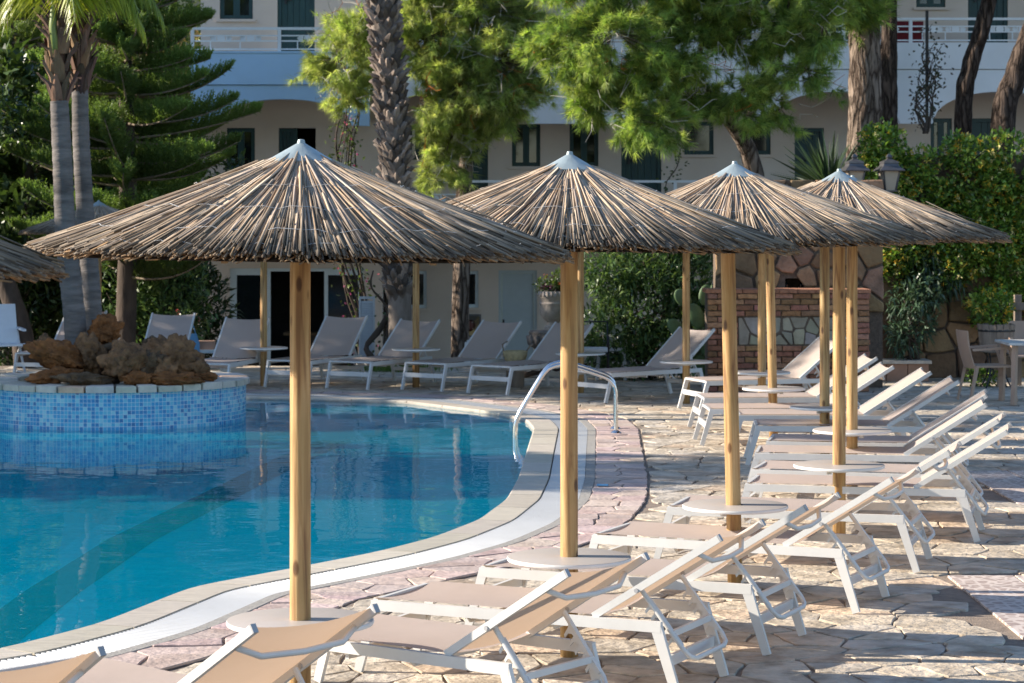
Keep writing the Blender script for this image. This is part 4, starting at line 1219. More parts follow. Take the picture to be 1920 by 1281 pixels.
def make_parasol(label):
    t = thing('reed_parasol', label, 'parasol', group='reed parasols round the pool')
    b = MB(); b.tube([(0, 0, z) for z in (-.01, .5, 1.0, 1.5, 2.02, 2.44)], [.046, .0455, .045, .0445, .044, .042], 20, jit=.012); b.build('pole', M['pole'], t, smooth=180)
    cn = thing('canopy', '', '', (0, 0, 2.3)); del cn['label']; del cn['category']; cn.parent = t
    th = link(bpy.data.objects.new('thatch', THATCH[0]), cn); th['kind'] = 'stuff'
    b = MB(); b.lathe([(RAD - .03, RIM - .028), (.03, APEX - .02)], 48, caps=False); b.build('light_block', M['light_block'], cn, smooth=180)  # solid dark cone added under the reeds to block light
    b = MB(); pts = [(1.02 * math.cos(a), 1.02 * math.sin(a), APEX - SL * 1.02 - .040 + .006 * math.sin(3 * a)) for a in np.linspace(0, 2 * math.pi, 48, endpoint=False)]
    b.tube(pts, .013, 6, closed=True); b.build('hoop', M['batten'], cn, smooth=180)
    for k in range(8):
        a = math.pi * k / 4 + .2; b = MB(); b.bar((.05 * math.cos(a), .05 * math.sin(a), APEX - .09), (1.08 * math.cos(a), 1.08 * math.sin(a), APEX - SL * 1.08 - .045), .025, .025); b.build('rib', M['batten'], cn)
    b = MB()
    for rr, h in ((.45, .050), (.70, .040), (.93, .026), (1.06, .014)):
        m_ = int(rr * 120); ring_ = []
        for i in range(m_):
            a = 2 * math.pi * i / m_ + random.uniform(-.01, .01); r = rr + random.uniform(-.012, .012); ring_.append((r * math.cos(a), r * math.sin(a), APEX - SL * r + h + random.uniform(-.014, .010)))
        b.tube(ring_, .0015, 3, closed=True)
    b.build('binding_wire', M['wire'], cn)
    b = MB(); n = 20
    b.lathe([(.150, APEX + .002), (.152, APEX + .010), (.018, APEX + .088), (.014, APEX + .104), (.001, APEX + .106)], n, caps=False); b.build('cap', M['galv'], cn, smooth=40)
    b = MB(); b.lathe([(.047, .488), (.310, .488), (.315, .490)], 48, caps=False); b.lathe([(.3155, .490), (.318, .495), (.318, .505), (.3155, .509)], 48, caps=False); b.build('table_rim', M['tableedge'], t, smooth=50)
    for k_ in C.objects:
        if k_.parent == cn: k_.location.z = -2.3
    b = MB(); b.lathe([(.315, .5095), (.310, .511), (.046, .511)], 48, caps=False); b.build('table_top', M['tabletop'], t, smooth=50)
    b = MB(); b.lathe([(.048, .455), (.066, .458), (.066, .486), (.048, .487)], 16, caps=False); b.bar((-.06, -.03, .47), (-.09, -.045, .47), .02, .05); b.build('table_collar', M['white'], t, smooth=40)
    return t
PAR = [('nearest whole reed parasol, its pole through the round table at the bottom of the picture', -.913, 10.35, (.014, .0)),
       ('reed parasol second from the camera with its pole beside the pool ladder', .292, 12.27, (.012, -.01)),
       ('third large reed parasol with its slightly leaning pole before the brick counter', 1.345, 14.46, (-.012, .0)),
       ('fourth large reed parasol with its pole through the table between the far loungers', 2.29, 16.8, (.0, .0)),
       ('reed parasol just behind the fourth large one, only the tip of its cap showing', 2.77, 19.55, (.01, .01)),
       ('reed parasol on the dark greenish pole in front of the brick counter', 2.86, 21.95, (0, .01)),
       ('reed parasol on a leaning pole with the oval table before the white stone panel', 2.65, 24.3, (.0, -.01)),
       ('reed parasol on the slim pole at the left of the pair before the brick counter', 2.79, 26.8, (.01, 0)),
       ('reed parasol on the pole beside the lounger head next to the oleander', 2.09, 28.8, (-.01, .01)),
       ('reed parasol mostly hidden behind the second pole, only its table showing beside the urn', .87, 30.5, (0, 0)),
       ('reed parasol on the thin pole left of the wall heater on the far side', -1.26, 31.5, (0, .01)),
       ('reed parasol on the thin pole in front of the sliding glass doors', -3.29, 31.8, (.01, 0)),
       ('small far reed parasol in the shade behind the island palms', -5.96, 34.6, (0, 0)),
       ('reed parasol cut off by the left edge, only its rim in view', -2.63, 7.75, (.02, 0))]
par0 = None
for i, (lab, x, y, tl) in enumerate(PAR):
    if i == 0: o = par0 = make_parasol(lab); o.location = (x, y, 0)
    else: o = dup(par0, (x, y, 0), 0, lab, scale=.96 if i == 12 else None)
    o.rotation_euler = (0, 0, random.uniform(0, 6.28) if i else .4)
    for c in o.children:
        if c.name.startswith('canopy'):
            rz = o.rotation_euler.z
            c.rotation_euler = (Matrix.Rotation(-rz, 3, 'Z') @ Matrix.Rotation(tl[0], 3, 'Y') @ Matrix.Rotation(tl[1], 3, 'X') @ Matrix.Rotation(rz, 3, 'Z')).to_euler()
            for k in c.children:
                if k.name.startswith('thatch'): k.data = THATCH[i % 3]
        if c.name.startswith('pole') and i in (2, 6):
            M3 = Matrix.Rotation(-o.rotation_euler.z, 3, 'Z') @ Matrix.Rotation(-.022, 3, 'Y'); c.rotation_euler = (M3 @ Matrix.Rotation(o.rotation_euler.z, 3, 'Z')).to_euler()

# ------------------------------------------------------------------ sun loungers
def sag_sheet(b, p0, p1, q0, q1, sag, nrm_, nu=8, nv=2, curl=0):
    """sheet between edge p0-p1 and edge q0-q1, sagging between the side beams; curl hollows the q edge"""
    p0, p1, q0, q1 = map(Vector, (p0, p1, q0, q1)); vs = []
    for j in range(nv + 1):
        v = j / nv
        for i in range(nu + 1):
            u = i / nu; p = p0.lerp(p1, u).lerp(q0.lerp(q1, u), v); s = 4 * u * (1 - u)
            vs.append(p - Vector(nrm_) * (sag * s) - (q0 - p0).normalized() * (curl * s * v))
    fs = [(j * (nu + 1) + i, j * (nu + 1) + i + 1, (j + 1) * (nu + 1) + i + 1, (j + 1) * (nu + 1) + i) for j in range(nv) for i in range(nu)]
    return b.add(vs, fs)
def make_lounger(label, ang, group):
    """local x runs from the foot end to the head; y across"""
    t = thing('sun_lounger', label, 'sun lounger', group=group)
    yw, H = .315, .36; hx, bl = 1.19, .735
    for s in (-1, 1):
        b = MB(); b.bar((0, s * yw, H - .030), (1.53, s * yw, H - .030), .028, .050); b.build('side_rail', M['white'], t)
    for s in (-1, 1):
        b = MB(); b.bar((.022, s * yw, H - .03), (-.075, s * yw, 0), .026, .050, up=(1, 0, 0), w2=.024, h2=.042); b.build('leg', M['white'], t)
        b = MB(); b.bar((1.505, s * yw, H - .03), (1.612, s * yw, 0), .026, .054, up=(1, 0, 0), w2=.024, h2=.042); b.build('leg', M['white'], t)
    b = MB(); b.bar((-.024, -yw + .015, .195), (-.024, yw - .015, .195), .022, .055); b.build('foot_bar', M['white'], t)
    for z, x, w, h in ((.17, 1.555, .022, .05), (H - .012, .012, .024, .022), (H - .07, .62, .02, .03)):
        b = MB(); b.bar((x, -yw + .015, z), (x, yw - .015, z), w, h); b.build('cross_bar', M['white'], t)
    for xx in (.5, .95):
        b = MB(); b.tube([(xx, -yw + .03, H - .045), (xx, -yw + .08, H - .085), (xx, yw - .08, H - .085), (xx, yw - .03, H - .045)], .009, 6); b.build('under_bow', M['white'], t, smooth=180)
    b = MB(); sag_sheet(b, (.0, -yw + .012, H + .004), (.0, yw - .012, H + .004), (hx + .01, -yw + .012, H + .004), (hx + .01, yw - .012, H + .004), .018, (0, 0, 1), 8, 6); b.build('seat_fabric', M['fabric'], t, smooth=180)
    c, s_ = math.cos(ang), math.sin(ang); ux, uz = c, s_; nx, nz = -s_, c
    def bp(l, y, h=0): return (hx + ux * l + nx * h, y, H + .002 + uz * l + nz * h)
    by = yw - .012
    for s in (-1, 1):
        b = MB(); b.bar(bp(-.01, s * by), bp(bl, s * by), .024, .034, up=(nx, 0, nz)); bb = b.build('back_beam', M['white'], t)
        b = MB(); b.bar(bp(bl + .001, s * by), bp(bl + .010, s * by), .025, .035, up=(nx, 0, nz)); b.build('end_cap', M['capgrey'], bb)
        b = MB(); b.tube([bp(.25, s * (by - .016), -.005), bp(.25, s * (by + .018), -.005)], .011, 8); b.build('bolt', M['capgrey'], bb)
    b = MB(); sag_sheet(b, bp(.0, -by + .01, .012), bp(.0, by - .01, .012), bp(bl - .01, -by + .01, .012), bp(bl - .01, by - .01, .012), .024, (nx, 0, nz), 12, 8, curl=.004); b.build('back_fabric', M['fabric'], t, smooth=180)
    b = MB(); b.tube([bp(bl - .13, -by + .01, -.012), bp(bl - .125, -by + .10, -.062), bp(bl - .12, 0, -.074), bp(bl - .125, by - .10, -.062), bp(bl - .13, by - .01, -.012)], .0125, 8); b.build('back_bow', M['white'], t, smooth=180)
    # U-shaped prop under the backrest with its toothed racks
    a0 = Vector(bp(.25, 0, -.012)); e0 = Vector((1.655, 0, .175)) if ang < .68 else Vector((1.60, 0, .18)); sy = by - .045
    b = MB(); d = (e0 - a0)
    def pp(tt, y): 
        q = a0 + d * tt; return (q.x, y, q.z)
    b.tube([pp(0, sy), pp(.86, sy), pp(.96, sy - .02), pp(1, sy - .07), pp(1, -sy + .07), pp(.96, -sy + .02), pp(.86, -sy), pp(0, -sy)], .0125, 8)
    b.bar(pp(.62, -sy), pp(.62, sy), .018, .03)
    pr = b.build('prop', M['white'], t, smooth=60)
    dn = d.normalized(); pn = Vector((-dn.z, 0, dn.x)); pn = pn if pn.x < 0 else -pn
    for s in (-1, 1):
        b = MB(); pts = []
        L_ = d.length
        prof = [(.14, 0)]
        for k in range(5):
            q = .18 + k * .115; prof += [(q, .012), (q + .03, .050), (q + .065, .056), (q + .05, .030), (q + .085, .014)]
        prof += [(.80, .008), (.80, -.010), (.14, -.010)]
        poly = [a0 + d * u + pn * v for u, v in prof]; n_ = len(poly)
        vs = [Vector((q.x, s * (sy - .014) + e, q.z)) for e in (-.004, .004) for q in poly]
        b.add(vs, [tuple(range(n_)), tuple(range(2 * n_ - 1, n_ - 1, -1))] + [(k, (k + 1) % n_, n_ + (k + 1) % n_, n_ + k) for k in range(n_)])
        b.build('tooth_rack', M['white'], pr)
    return t
G1, G2 = 'sun loungers in the long row along the right of the pool', 'sun loungers on the far side of the pool'
ROW = [((-1.84, 7.75), -45, 'sun lounger at the bottom left corner, only its backrest and seat edge in view'),
       ((-.94, 8.63), -43, 'sun lounger with orange lit backrest in front of the nearest parasol table'),
       ((.219, 9.97), -36, 'sun lounger behind the nearest parasol pole, large orange backrest seen from behind'),
       ((.95, 11.06), -25, 'sun lounger just in front of the second parasol pole, its whole seat in view'),
       ((1.486, 12.2), -23.5, 'sun lounger seen under and behind the second round table'),
       ((2.13, 13.5), -24, 'sun lounger just in front of the third round table'),
       ((2.74, 15.07), -17, 'sun lounger just behind the third round table, prop frame over open paving'),
       ((3.40, 16.5), -14, 'sun lounger with its head nearest the right edge beyond the pink tile mat'),
       ((3.52, 17.4), -16, 'sun lounger in front of the fourth round table, backrest fully lit'),
       ((3.72, 18.85), -9, 'sun lounger behind the fourth round table with narrow lit backrest'),
       ((3.91, 19.8), -11, 'sun lounger with half shaded backrest before the fifth parasol table'),
       ((4.0, 21.5), -4, 'sun lounger with shaded backrest right of the fifth parasol pole'),
       ((3.96, 22.7), -2, 'sun lounger with grey shaded backrest pointing at the tan café chair'),
       ((3.74, 23.55), 2, 'sun lounger with wide lit backrest in front of the low tiled planter'),
       ((3.80, 25.0), 3, 'sun lounger with wide lit backrest, farthest but one in the right row')]
protos = {}
def place_lounger(tip, deg, lab, ang, grp):
    th = math.radians(deg); a = Vector((math.cos(th), math.sin(th))); w = Vector((-a.y, a.x))
    L_ = 1.19 + .735 * math.cos(ang)
    o2 = Vector(tip) - a * L_ + w * .315
    put_lounger(o2, th, lab, ang, grp)
def put_lounger(o2, th, lab, ang, grp):
    key = round(ang, 3)
    if key not in protos:
        o = protos[key] = make_lounger(lab, ang, grp); o.location = (o2[0], o2[1], 0.004); o.rotation_euler = (0, 0, th)
    else: dup(protos[key], (o2[0], o2[1], 0.004), th, lab, grp)
for tip, deg, lab in ROW: place_lounger(tip, deg, lab, math.radians(32.6), G1)
def far(xa, ya, xb, yb, deg, lab, ang=math.radians(39)):
    """xa,ya / xb,yb: feet of the two front legs in the photo"""
    a, c = Vector(gx(xa, ya)), Vector(gx(xb, yb)); m_ = (a + c) / 2; th = math.radians(deg)
    put_lounger(m_ + Vector((math.cos(th), math.sin(th))) * .075, th, lab, ang, G2)
far(878, 738, 950, 742, 52, 'far sun lounger right of the straw basket, in front of the stone urn')
far(757, 732, 825, 735, 56, 'far sun lounger before the pale grey door with the straw basket beside it')
far(613, 730, 688, 731, 61, 'far sun lounger left of the thin pole beside the palm trunk')
far(500, 727, 574, 729, 68, 'far sun lounger straight behind the nearest parasol pole', math.radians(43))
put_lounger((-3.93, 30.75), math.radians(78), 'far sun lounger in front of the left sliding glass door', math.radians(43), G2)
put_lounger((-4.95, 32.1), math.radians(84), 'far sun lounger seen only above the rocks of the island', math.radians(43), G2)
put_lounger((-6.55, 33.1), math.radians(77), 'far sun lounger left of the island beside the white folding chair', math.radians(43), G2)
put_lounger((.98, 29.1), math.radians(40), 'far sun lounger beside the oleander bush, pointing away to the right', math.radians(39), G2)
put_lounger((2.12, 27.75), math.radians(18), 'far sun lounger with steep backrest in front of the brick counter', math.radians(39), G2)

# ------------------------------------------------------------------ pool ladder
t = thing('pool_ladder', 'stainless steel pool ladder arching from the pink paving into the water', 'ladder', (*gx(1155, 812), 0))
L0 = Vector(gx(1155, 812))
prof = [(1.02, 0.0), (1.02, .42), (1.00, .50), (.93, .575), (.55, .70), (.42, .715), (.28, .67), (-.02, .18), (-.05, .08), (-.05, -.46)]
for dy in (0, .50):
    dirx = Vector((-.985, -.17)).normalized()
    pts = []
    for u, z in prof: q = L0 + dirx * (1.02 - u) ; pts.append((q.x - L0.x + .03 * dy, q.y - L0.y + dy, z))
    fine = []
    P = [Vector(p) for p in pts]
    for k in range(len(P) - 1):
        q0, q1, q2, q3 = P[max(k - 1, 0)], P[k], P[k + 1], P[min(k + 2, len(P) - 1)]
        for i in range(6):
            tt = i / 6; c = .5 * ((2 * q1) + (-q0 + q2) * tt + (2 * q0 - 5 * q1 + 4 * q2 - q3) * tt * tt * .5 + (-q0 + 3 * q1 - 3 * q2 + q3) * 0)
            fine.append(q1.lerp(q2, tt))
    fine.append(P[-1])
    for _ in range(3): fine = [fine[0]] + [(fine[i - 1] + fine[i] * 2 + fine[i + 1]) / 4 for i in range(1, len(fine) - 1)] + [fine[-1]]
    b = MB(); b.tube(fine, .0215, 12); b.build('handrail', M['steel'], t, smooth=60)
    b = MB(); b.lathe([(.022, .03), (.05, .012), (.055, .003)], 16, c=(pts[0][0], pts[0][1], 0), caps=False); b.build('floor_flange', M['steel'], t, smooth=40)
for z in (-.18, -.38):
    b = MB(); q = L0 + dirx * 1.07 - L0; b.box(q.x - .04, q.x + .04, q.y + .02, q.y + .49, z - .015, z + .015); b.build('step', M['steel'], t)
# ------------------------------------------------------------------ brick counter, stone walls
random.seed(41)
BX0, BX1, BY, BH = X(1326, 30.7), X(1630, 30.7), 30.7, 1.26
bq = thing('brick_counter', 'brick barbecue counter with a pale crazy stone panel in its front', 'brick counter', (BX0, BY, 0))
def lc(b, root):
    b.v = [(p[0] - root.location.x, p[1] - root.location.y, p[2] - root.location.z) for p in b.v]; return b
b = MB(); b.box(BX0 + .02, BX1 - .02, BY + .02, BY + .62, 0, BH - .004); lc(b, bq).build('mortar_core', M['brickmortar'], bq)
PX0, PX1, PZ0, PZ1 = X(1384, 30.7), X(1566, 30.7), Z(648, 30.7), Z(594, 30.7)
nc = 17; ch = BH / nc
for r in range(nc):
    z0, z1 = r * ch + .006, (r + 1) * ch - .006
    x = BX0 - (random.uniform(.03, .11) if r % 2 else 0)
    x = BX0
    firstb = True
    while x < BX1 - .03:
        w = random.uniform(.22, .26)
        if firstb: w = .245 if r % 2 else .13
        if BX1 - x - w < .09: w = BX1 - x
        x1 = min(x + w, BX1); firstb = False
        if (z0 + z1) / 2 > PZ0 and (z0 + z1) / 2 < PZ1:
            if x < PX0 < x1: x1 = PX0
            elif PX0 <= x < PX1:
                x = PX1; continue
        t = random.uniform(.65, 1.3); b = MB(); b.col = (t, t * random.uniform(.9, 1.25), t * random.uniform(.9, 1.35), 1)
        pr = random.uniform(-.012, .012) - (.010 if x - BX0 < .3 or BX1 - x1 < .2 else 0)
        M4 = Matrix.Translation((0, BY, 0)) @ Matrix.Rotation(math.radians(90), 4, 'X')
        j = lambda: random.uniform(-.004, .004)
        pl = [(x + .007 + j(), z0 + j()), ((x + x1) / 2, z0 + j()), (x1 - .007 + j(), z0 + j()), (x1 - .006 + j(), (z0 + z1) / 2), (x1 - .007 + j(), z1 + j()), ((x + x1) / 2, z1 + j()), (x + .007 + j(), z1 + j()), (x + .006 + j(), (z0 + z1) / 2)]
        b.prism(pl, -.03, .014 - pr, M=M4, inset=.010)
        lc(b, bq).build('brick', M['brick'], bq); x = x1
    for k in range(3):       # right return
        y0 = BY + .03 + k * .2 + (.09 if r % 2 else 0)
        b = MB(); t = random.uniform(.6, 1.25); b.col = (t, t, t, 1); b.box(BX1 - .03, BX1 + random.uniform(.0, .02), y0, min(y0 + .185, BY + .62), z0, z1); lc(b, bq).build('brick', M['brick'], bq)
for k in range(9):
    w = (BX1 - BX0 + .04) / 9; b = MB(); t = random.uniform(.8, 1.2); b.col = (t, t, t, 1)
    b.box(BX0 - .02 + k * w + .004, BX0 - .02 + (k + 1) * w - .004, BY - .03, BY + .64, BH + .002, BH + .05); lc(b, bq).build('top_brick', M['brick'], bq)
def wall_stones(name, root, x0, x1, z0, z1, y, cs, m, tints, depth=.05, inset=.018, gap=.03, skip=None, hole=None):
    pts = []
    for i in range(max(1, int((x1 - x0) / cs))):
        for k in range(max(1, int((z1 - z0) / cs))):
            if random.random() < .16: continue
            pts.append((x0 + (i + .5 + random.uniform(-.42, .42)) * cs, z0 + (k + .5 + random.uniform(-.42, .42)) * cs))
    for p, poly in zip(pts, voronoi(pts, cs, gap, (x0, z0, x1, z1))):
        if len(poly) < 3: continue
        cx, cz = sum(q[0] for q in poly) / len(poly), sum(q[1] for q in poly) / len(poly)
        if hole and hole[0] < cx < hole[1] and hole[2] < cz < hole[3]: continue
        pl = rough(poly, .008, .1)
        if hole:
            h2 = []
            for q in pl:
                if hole[0] < q[0] < hole[1] and hole[2] < q[1] < hole[3]:
                    dd = [(q[0] - hole[0], (hole[0], q[1])), (hole[1] - q[0], (hole[1], q[1])), (q[1] - hole[2], (q[0], hole[2])), (hole[3] - q[1], (q[0], hole[3]))]; q = min(dd)[1]
                h2.append(q)
            pl = h2
        if len(pl) < 3: continue
        b = MB(); t = random.uniform(*tints); b.col = (t, t * random.uniform(.92, 1.06), t * random.uniform(.85, 1.1), 1)
        M4 = Matrix.Translation((0, y, 0)) @ Matrix.Rotation(math.radians(90), 4, 'X')
        b.prism(pl, -.02, depth + random.uniform(-.012, .018), M=M4, inset=inset)
        lc(b, root).build(name, m, root, smooth=30)
wall_stones('panel_stone', bq, PX0 + .01, PX1 - .01, PZ0 + .01, PZ1 - .01, BY + .02, .145, M['panelstone'], (.75, 1.15), depth=.012, inset=.008, gap=.02)
# stone back wall with niche
SY = 31.45; sx0, sx1, sz1 = X(1342, SY), X(1655, SY), Z(338, SY)
sw = thing('stone_wall', 'brown stone back wall with a small niche behind the brick counter', 'stone wall', ((sx0 + sx1) / 2, SY, 0))
nh = (X(1472, SY), X(1508, SY), Z(549, SY), Z(522, SY))
b = MB(); wall_open(b, sx0, sx1, 0, sz1, SY, SY + .4, [nh]); b.box(nh[0] - .05, nh[1] + .05, SY + .38, SY + .42, nh[2] - .05, nh[3] + .05); lc(b, sw).build('wall_core', M['brickmortar'], sw)
wall_stones('wall_stone', sw, sx0, sx1, 1.0, sz1, SY, .27, M['wallstone'], (.65, 1.25), hole=nh)
for s in (nh[0] + .03, nh[1] - .03):
    b = MB(); b.lathe([(.001, 0), (.022, .0), (.022, .10), (.008, .14), (.008, .17), (.001, .17)], 8, c=(s, SY + .12, nh[2] + .002)); 
    o = b.build('glass_bottle', M['glass']); tag(o, 'small dark bottle standing at the %s side of the wall niche' % ('left' if s < (nh[0] + nh[1]) / 2 else 'right'), 'bottle')
# long garden wall on the right
GY = 33.4; gx0, gx1 = X(1648, GY), X(1990, GY)
gw = thing('garden_wall', 'rough brown garden wall at the right, overgrown by yellow honeysuckle', 'stone wall', ((gx0 + gx1) / 2, GY, 0))
b = MB(); b.box(gx0, gx1 + .6, GY, GY + .4, -.02, 3.1); lc(b, gw).build('wall_core', M['brickmortar'], gw)
wall_stones('wall_stone', gw, gx0, gx1, 0.0, 2.0, GY, .36, M['wallstone'], (.6, 1.15), depth=.06)
b = MB(); b.box(gx0 - .1, gx0 + .28, GY - .30, GY - .001, 0, 2.02); lc(b, gw).build('pier', M['brickmortar'], gw)
wall_stones('wall_stone', gw, gx0 - .1, gx0 + .28, 0, 2.02, GY - .30, .26, M['wallstone'], (.6, 1.0), depth=.04)
# low tiled planter in front of it
lp = thing('low_planter', 'low terracotta tiled planter ledge at the foot of the garden wall', 'planter', (X(1690, 32.6), 32.6, 0))
x0, x1 = X(1622, 32.6), X(1742, 32.6)
b = MB(); b.box(x0, x1, 32.62, 33.05, 0, .24); lc(b, lp).build('planter_core', M['brickmortar'], lp)
b = MB(); b.box(x0 - .03, x1 + .03, 32.56, 33.08, .242, .285); lc(b, lp).build('coping', M['capstone'], lp)
n = 3
for i in range(n):
    w = (x1 - x0) / n; b = MB(); b.prism([(x0 + i * w + .006, .006), (x0 + (i + 1) * w - .006, .006), (x0 + (i + 1) * w - .006, .236), (x0 + i * w + .006, .236)], -.01, .02, M=Matrix.Translation((0, 32.62, 0)) @ Matrix.Rotation(math.radians(90), 4, 'X'), inset=.004)
    lc(b, lp).build('tile', M['terracotta'], lp)

# ------------------------------------------------------------------ foliage
def leaf_quads(c, d, n_, ln, wd, droop=0.0, bend=.25):
    """c centres (n,3), d directions, n_ normals -> two quads per leaf (8 verts)"""
    d = d / np.linalg.norm(d, axis=1, keepdims=True); s = np.cross(d, n_); s /= np.linalg.norm(s, axis=1, keepdims=True) + 1e-9; up = np.cross(s, d)
    ln = np.broadcast_to(ln, (len(c),))[:, None]; wd = np.broadcast_to(wd, (len(c),))[:, None]
    m = c + d * ln * .5 + up * ln * bend * .35; e = c + d * ln - up * ln * bend * .3 - np.array([0, 0, 1.0]) * ln * droop
    V = np.stack([c - s * wd * .12, m - s * wd * .5, m + s * wd * .5, c + s * wd * .12, m - s * wd * .5, e - s * wd * .06, e + s * wd * .06, m + s * wd * .5], 1)
    return V.reshape(-1, 3)
def ellipsoid_pts(r_, blobs, n, inner=.55):
    """points near the surface of a union of ellipsoids; returns points and outward directions"""
    vol = np.array([b[3] * b[4] + b[4] * b[5] + b[3] * b[5] for b in blobs]); pr = vol / vol.sum()
    k = r_.choice(len(blobs), n, p=pr); B = np.array(blobs)[k]
    d = r_.normal(size=(n, 3)); d /= np.linalg.norm(d, axis=1, keepdims=True)
    r = (inner ** 3 + (1 - inner ** 3) * r_.random(n)) ** (1 / 3)
    # lumpy surface
    lump = 1 + .18 * np.sin(d[:, 0] * 7 + B[:, 0] * 3) * np.cos(d[:, 2] * 6 + B[:, 2] * 5)
    return B[:, :3] + d * B[:, 3:6] * (r * lump)[:, None], d, k
def shrub(name, label, cat, loc, blobs, n, ln, wd, cols, seed, group=None, droop=0.0, upw=.3, mat_=None, stems=6, inner=.35, flowers=None, bark='bark_dark'):
    """leafy bush of single leaves on stems; blobs are (x,y,z,rx,ry,rz) relative to loc"""
    r_ = np.random.default_rng(seed); random.seed(seed)
    t = thing(name, label, cat, loc, group=group)
    c, d, k = ellipsoid_pts(r_, blobs, n, inner)
    dd = d * .8 + r_.normal(0, .7, (n, 3)) + np.array([0, 0, upw]); nn = r_.normal(0, .5, (n, 3)) + np.array([0, 0, 1.0])
    L_ = ln * r_.uniform(.6, 1.25, n); W2 = wd * r_.uniform(.7, 1.2, n)
    V = leaf_quads(c, dd, nn, L_, W2, droop)
    pal = np.array(cols); cc = pal[r_.integers(0, len(pal), n)] * r_.uniform(.7, 1.25, (n, 1))
    np_mesh('foliage', V, 4, mat_ or M['leaf'], t, np.repeat(cc, 2, axis=0))
    b = MB()
    for i in range(stems):
        bl = blobs[i % len(blobs)]; e = Vector(bl[:3]) + Vector((random.uniform(-.5, .5) * bl[3], random.uniform(-.5, .5) * bl[4], random.uniform(-.2, .6) * bl[5]))
        s = Vector((random.uniform(-.12, .12), random.uniform(-.1, .1), 0)); m = (s + e) / 2 + Vector((random.uniform(-.15, .15), 0, .1)); b.tube(bez(s, m, e, 8), [.022 * (1 - j / 11) for j in range(9)], 6)
    if stems: b.build('stems', M[bark], t, smooth=180)
    if flowers:
        nf, fc, fl, band = flowers
        c, d, k = ellipsoid_pts(r_, blobs, nf * 3, .93); keep = (d[:, 1] < .3); c, d = c[keep][:nf], d[keep][:nf]; m = len(c)
        P, D = np.repeat(c, 7, 0) + r_.normal(0, fl * .35, (m * 7, 3)), np.repeat(d, 7, 0) + r_.normal(0, .9, (m * 7, 3))
        V = leaf_quads(P, D, r_.normal(size=(m * 7, 3)), fl * r_.uniform(.6, 1.2, m * 7), fl * .35, .2)
        fcA = np.array(fc); cc = np.repeat(fcA[r_.integers(0, len(fcA), m)], 7, 0) * r_.uniform(.7, 1.2, (m * 7, 1))
        np_mesh('blossoms', V, 4, M['petal'], t, np.repeat(cc, 2, axis=0))
    return t
GREEN_OL = [(.06, .115, .04), (.08, .15, .05), (.045, .085, .03), (.12, .19, .065), (.16, .23, .07)]
GREEN_HED = [(.10, .19, .03), (.14, .25, .036), (.07, .13, .022), (.20, .31, .045), (.27, .35, .055)]
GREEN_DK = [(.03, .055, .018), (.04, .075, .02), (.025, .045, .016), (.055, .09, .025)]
# honeysuckle over the wall
hz = [Z(y, GY) for y in (232, 600)]
def hedge_blobs():
    bl = []; r_ = np.random.default_rng(5)
    for i in range(64):
        xx = r_.uniform(1640, 1985); yb = 250 + 20 * math.sin(xx * .03)
        low = np.interp(xx, [1640, 1680, 1760, 1800, 1840, 1985], [480, 545, 500, 560, 600, 610])
        yy = r_.uniform(yb + 25, low); p = px(xx, yy, GY - .25)
        bl.append((p.x, p.y - GY, p.z, r_.uniform(.22, .36), r_.uniform(.22, .40), r_.uniform(.2, .34)))
    return bl
shrub('honeysuckle_hedge', 'dense green honeysuckle hanging over the wall at the right, dotted with yellow flowers', 'climbing hedge', (0, GY, 0), hedge_blobs(), 30000, .072, .046, GREEN_HED, 51, stems=10, inner=.62, flowers=(1000, [(.62, .42, .05), (.68, .52, .12), (.72, .62, .30), (.55, .32, .03)], .048, 0))
# oleander bush between urn and brick counter
ob = [(0, 0, .95, .75, .5, .75), (-.55, -.1, .55, .5, .45, .5), (.5, -.1, .6, .5, .45, .55), (.1, -.2, 1.55, .75, .5, .5), (-.5, 0, 1.45, .5, .4, .45), (.65, 0, 1.35, .42, .4, .5), (0, -.25, .35, .8, .4, .3), (.35, .1, 2.0, .5, .4, .4)]
shrub('oleander_bush', 'big dark green oleander bush with long narrow leaves left of the brick counter', 'bush', (X(1215, 33.2), 33.2, 0), ob, 8200, .17, .034, GREEN_OL, 52, droop=.12, upw=.5, stems=14)
shrub('oleander_bush', 'small bluish oleander plant growing from the low tiled planter', 'bush', (X(1715, 32.85), 32.85, .24), [(0, 0, .55, .32, .2, .3), (-.18, -.1, .35, .28, .2, .2), (.12, -.12, .95, .25, .18, .3), (-.1, -.05, .85, .28, .2, .2)], 900, .15, .032, [(.07, .12, .07), (.10, .16, .10), (.05, .09, .05)], 53, droop=.25, upw=.2, stems=8)
shrub('oleander_bush', 'dark trailing shrub hanging between the low planter and the honeysuckle', 'bush', (X(1730, 33.1), 33.1, .9), [(0, -.05, .55, .35, .2, .45), (.35, -.05, .6, .3, .2, .35)], 900, .15, .03, GREEN_DK, 54, droop=.4, upw=-.3, stems=4)
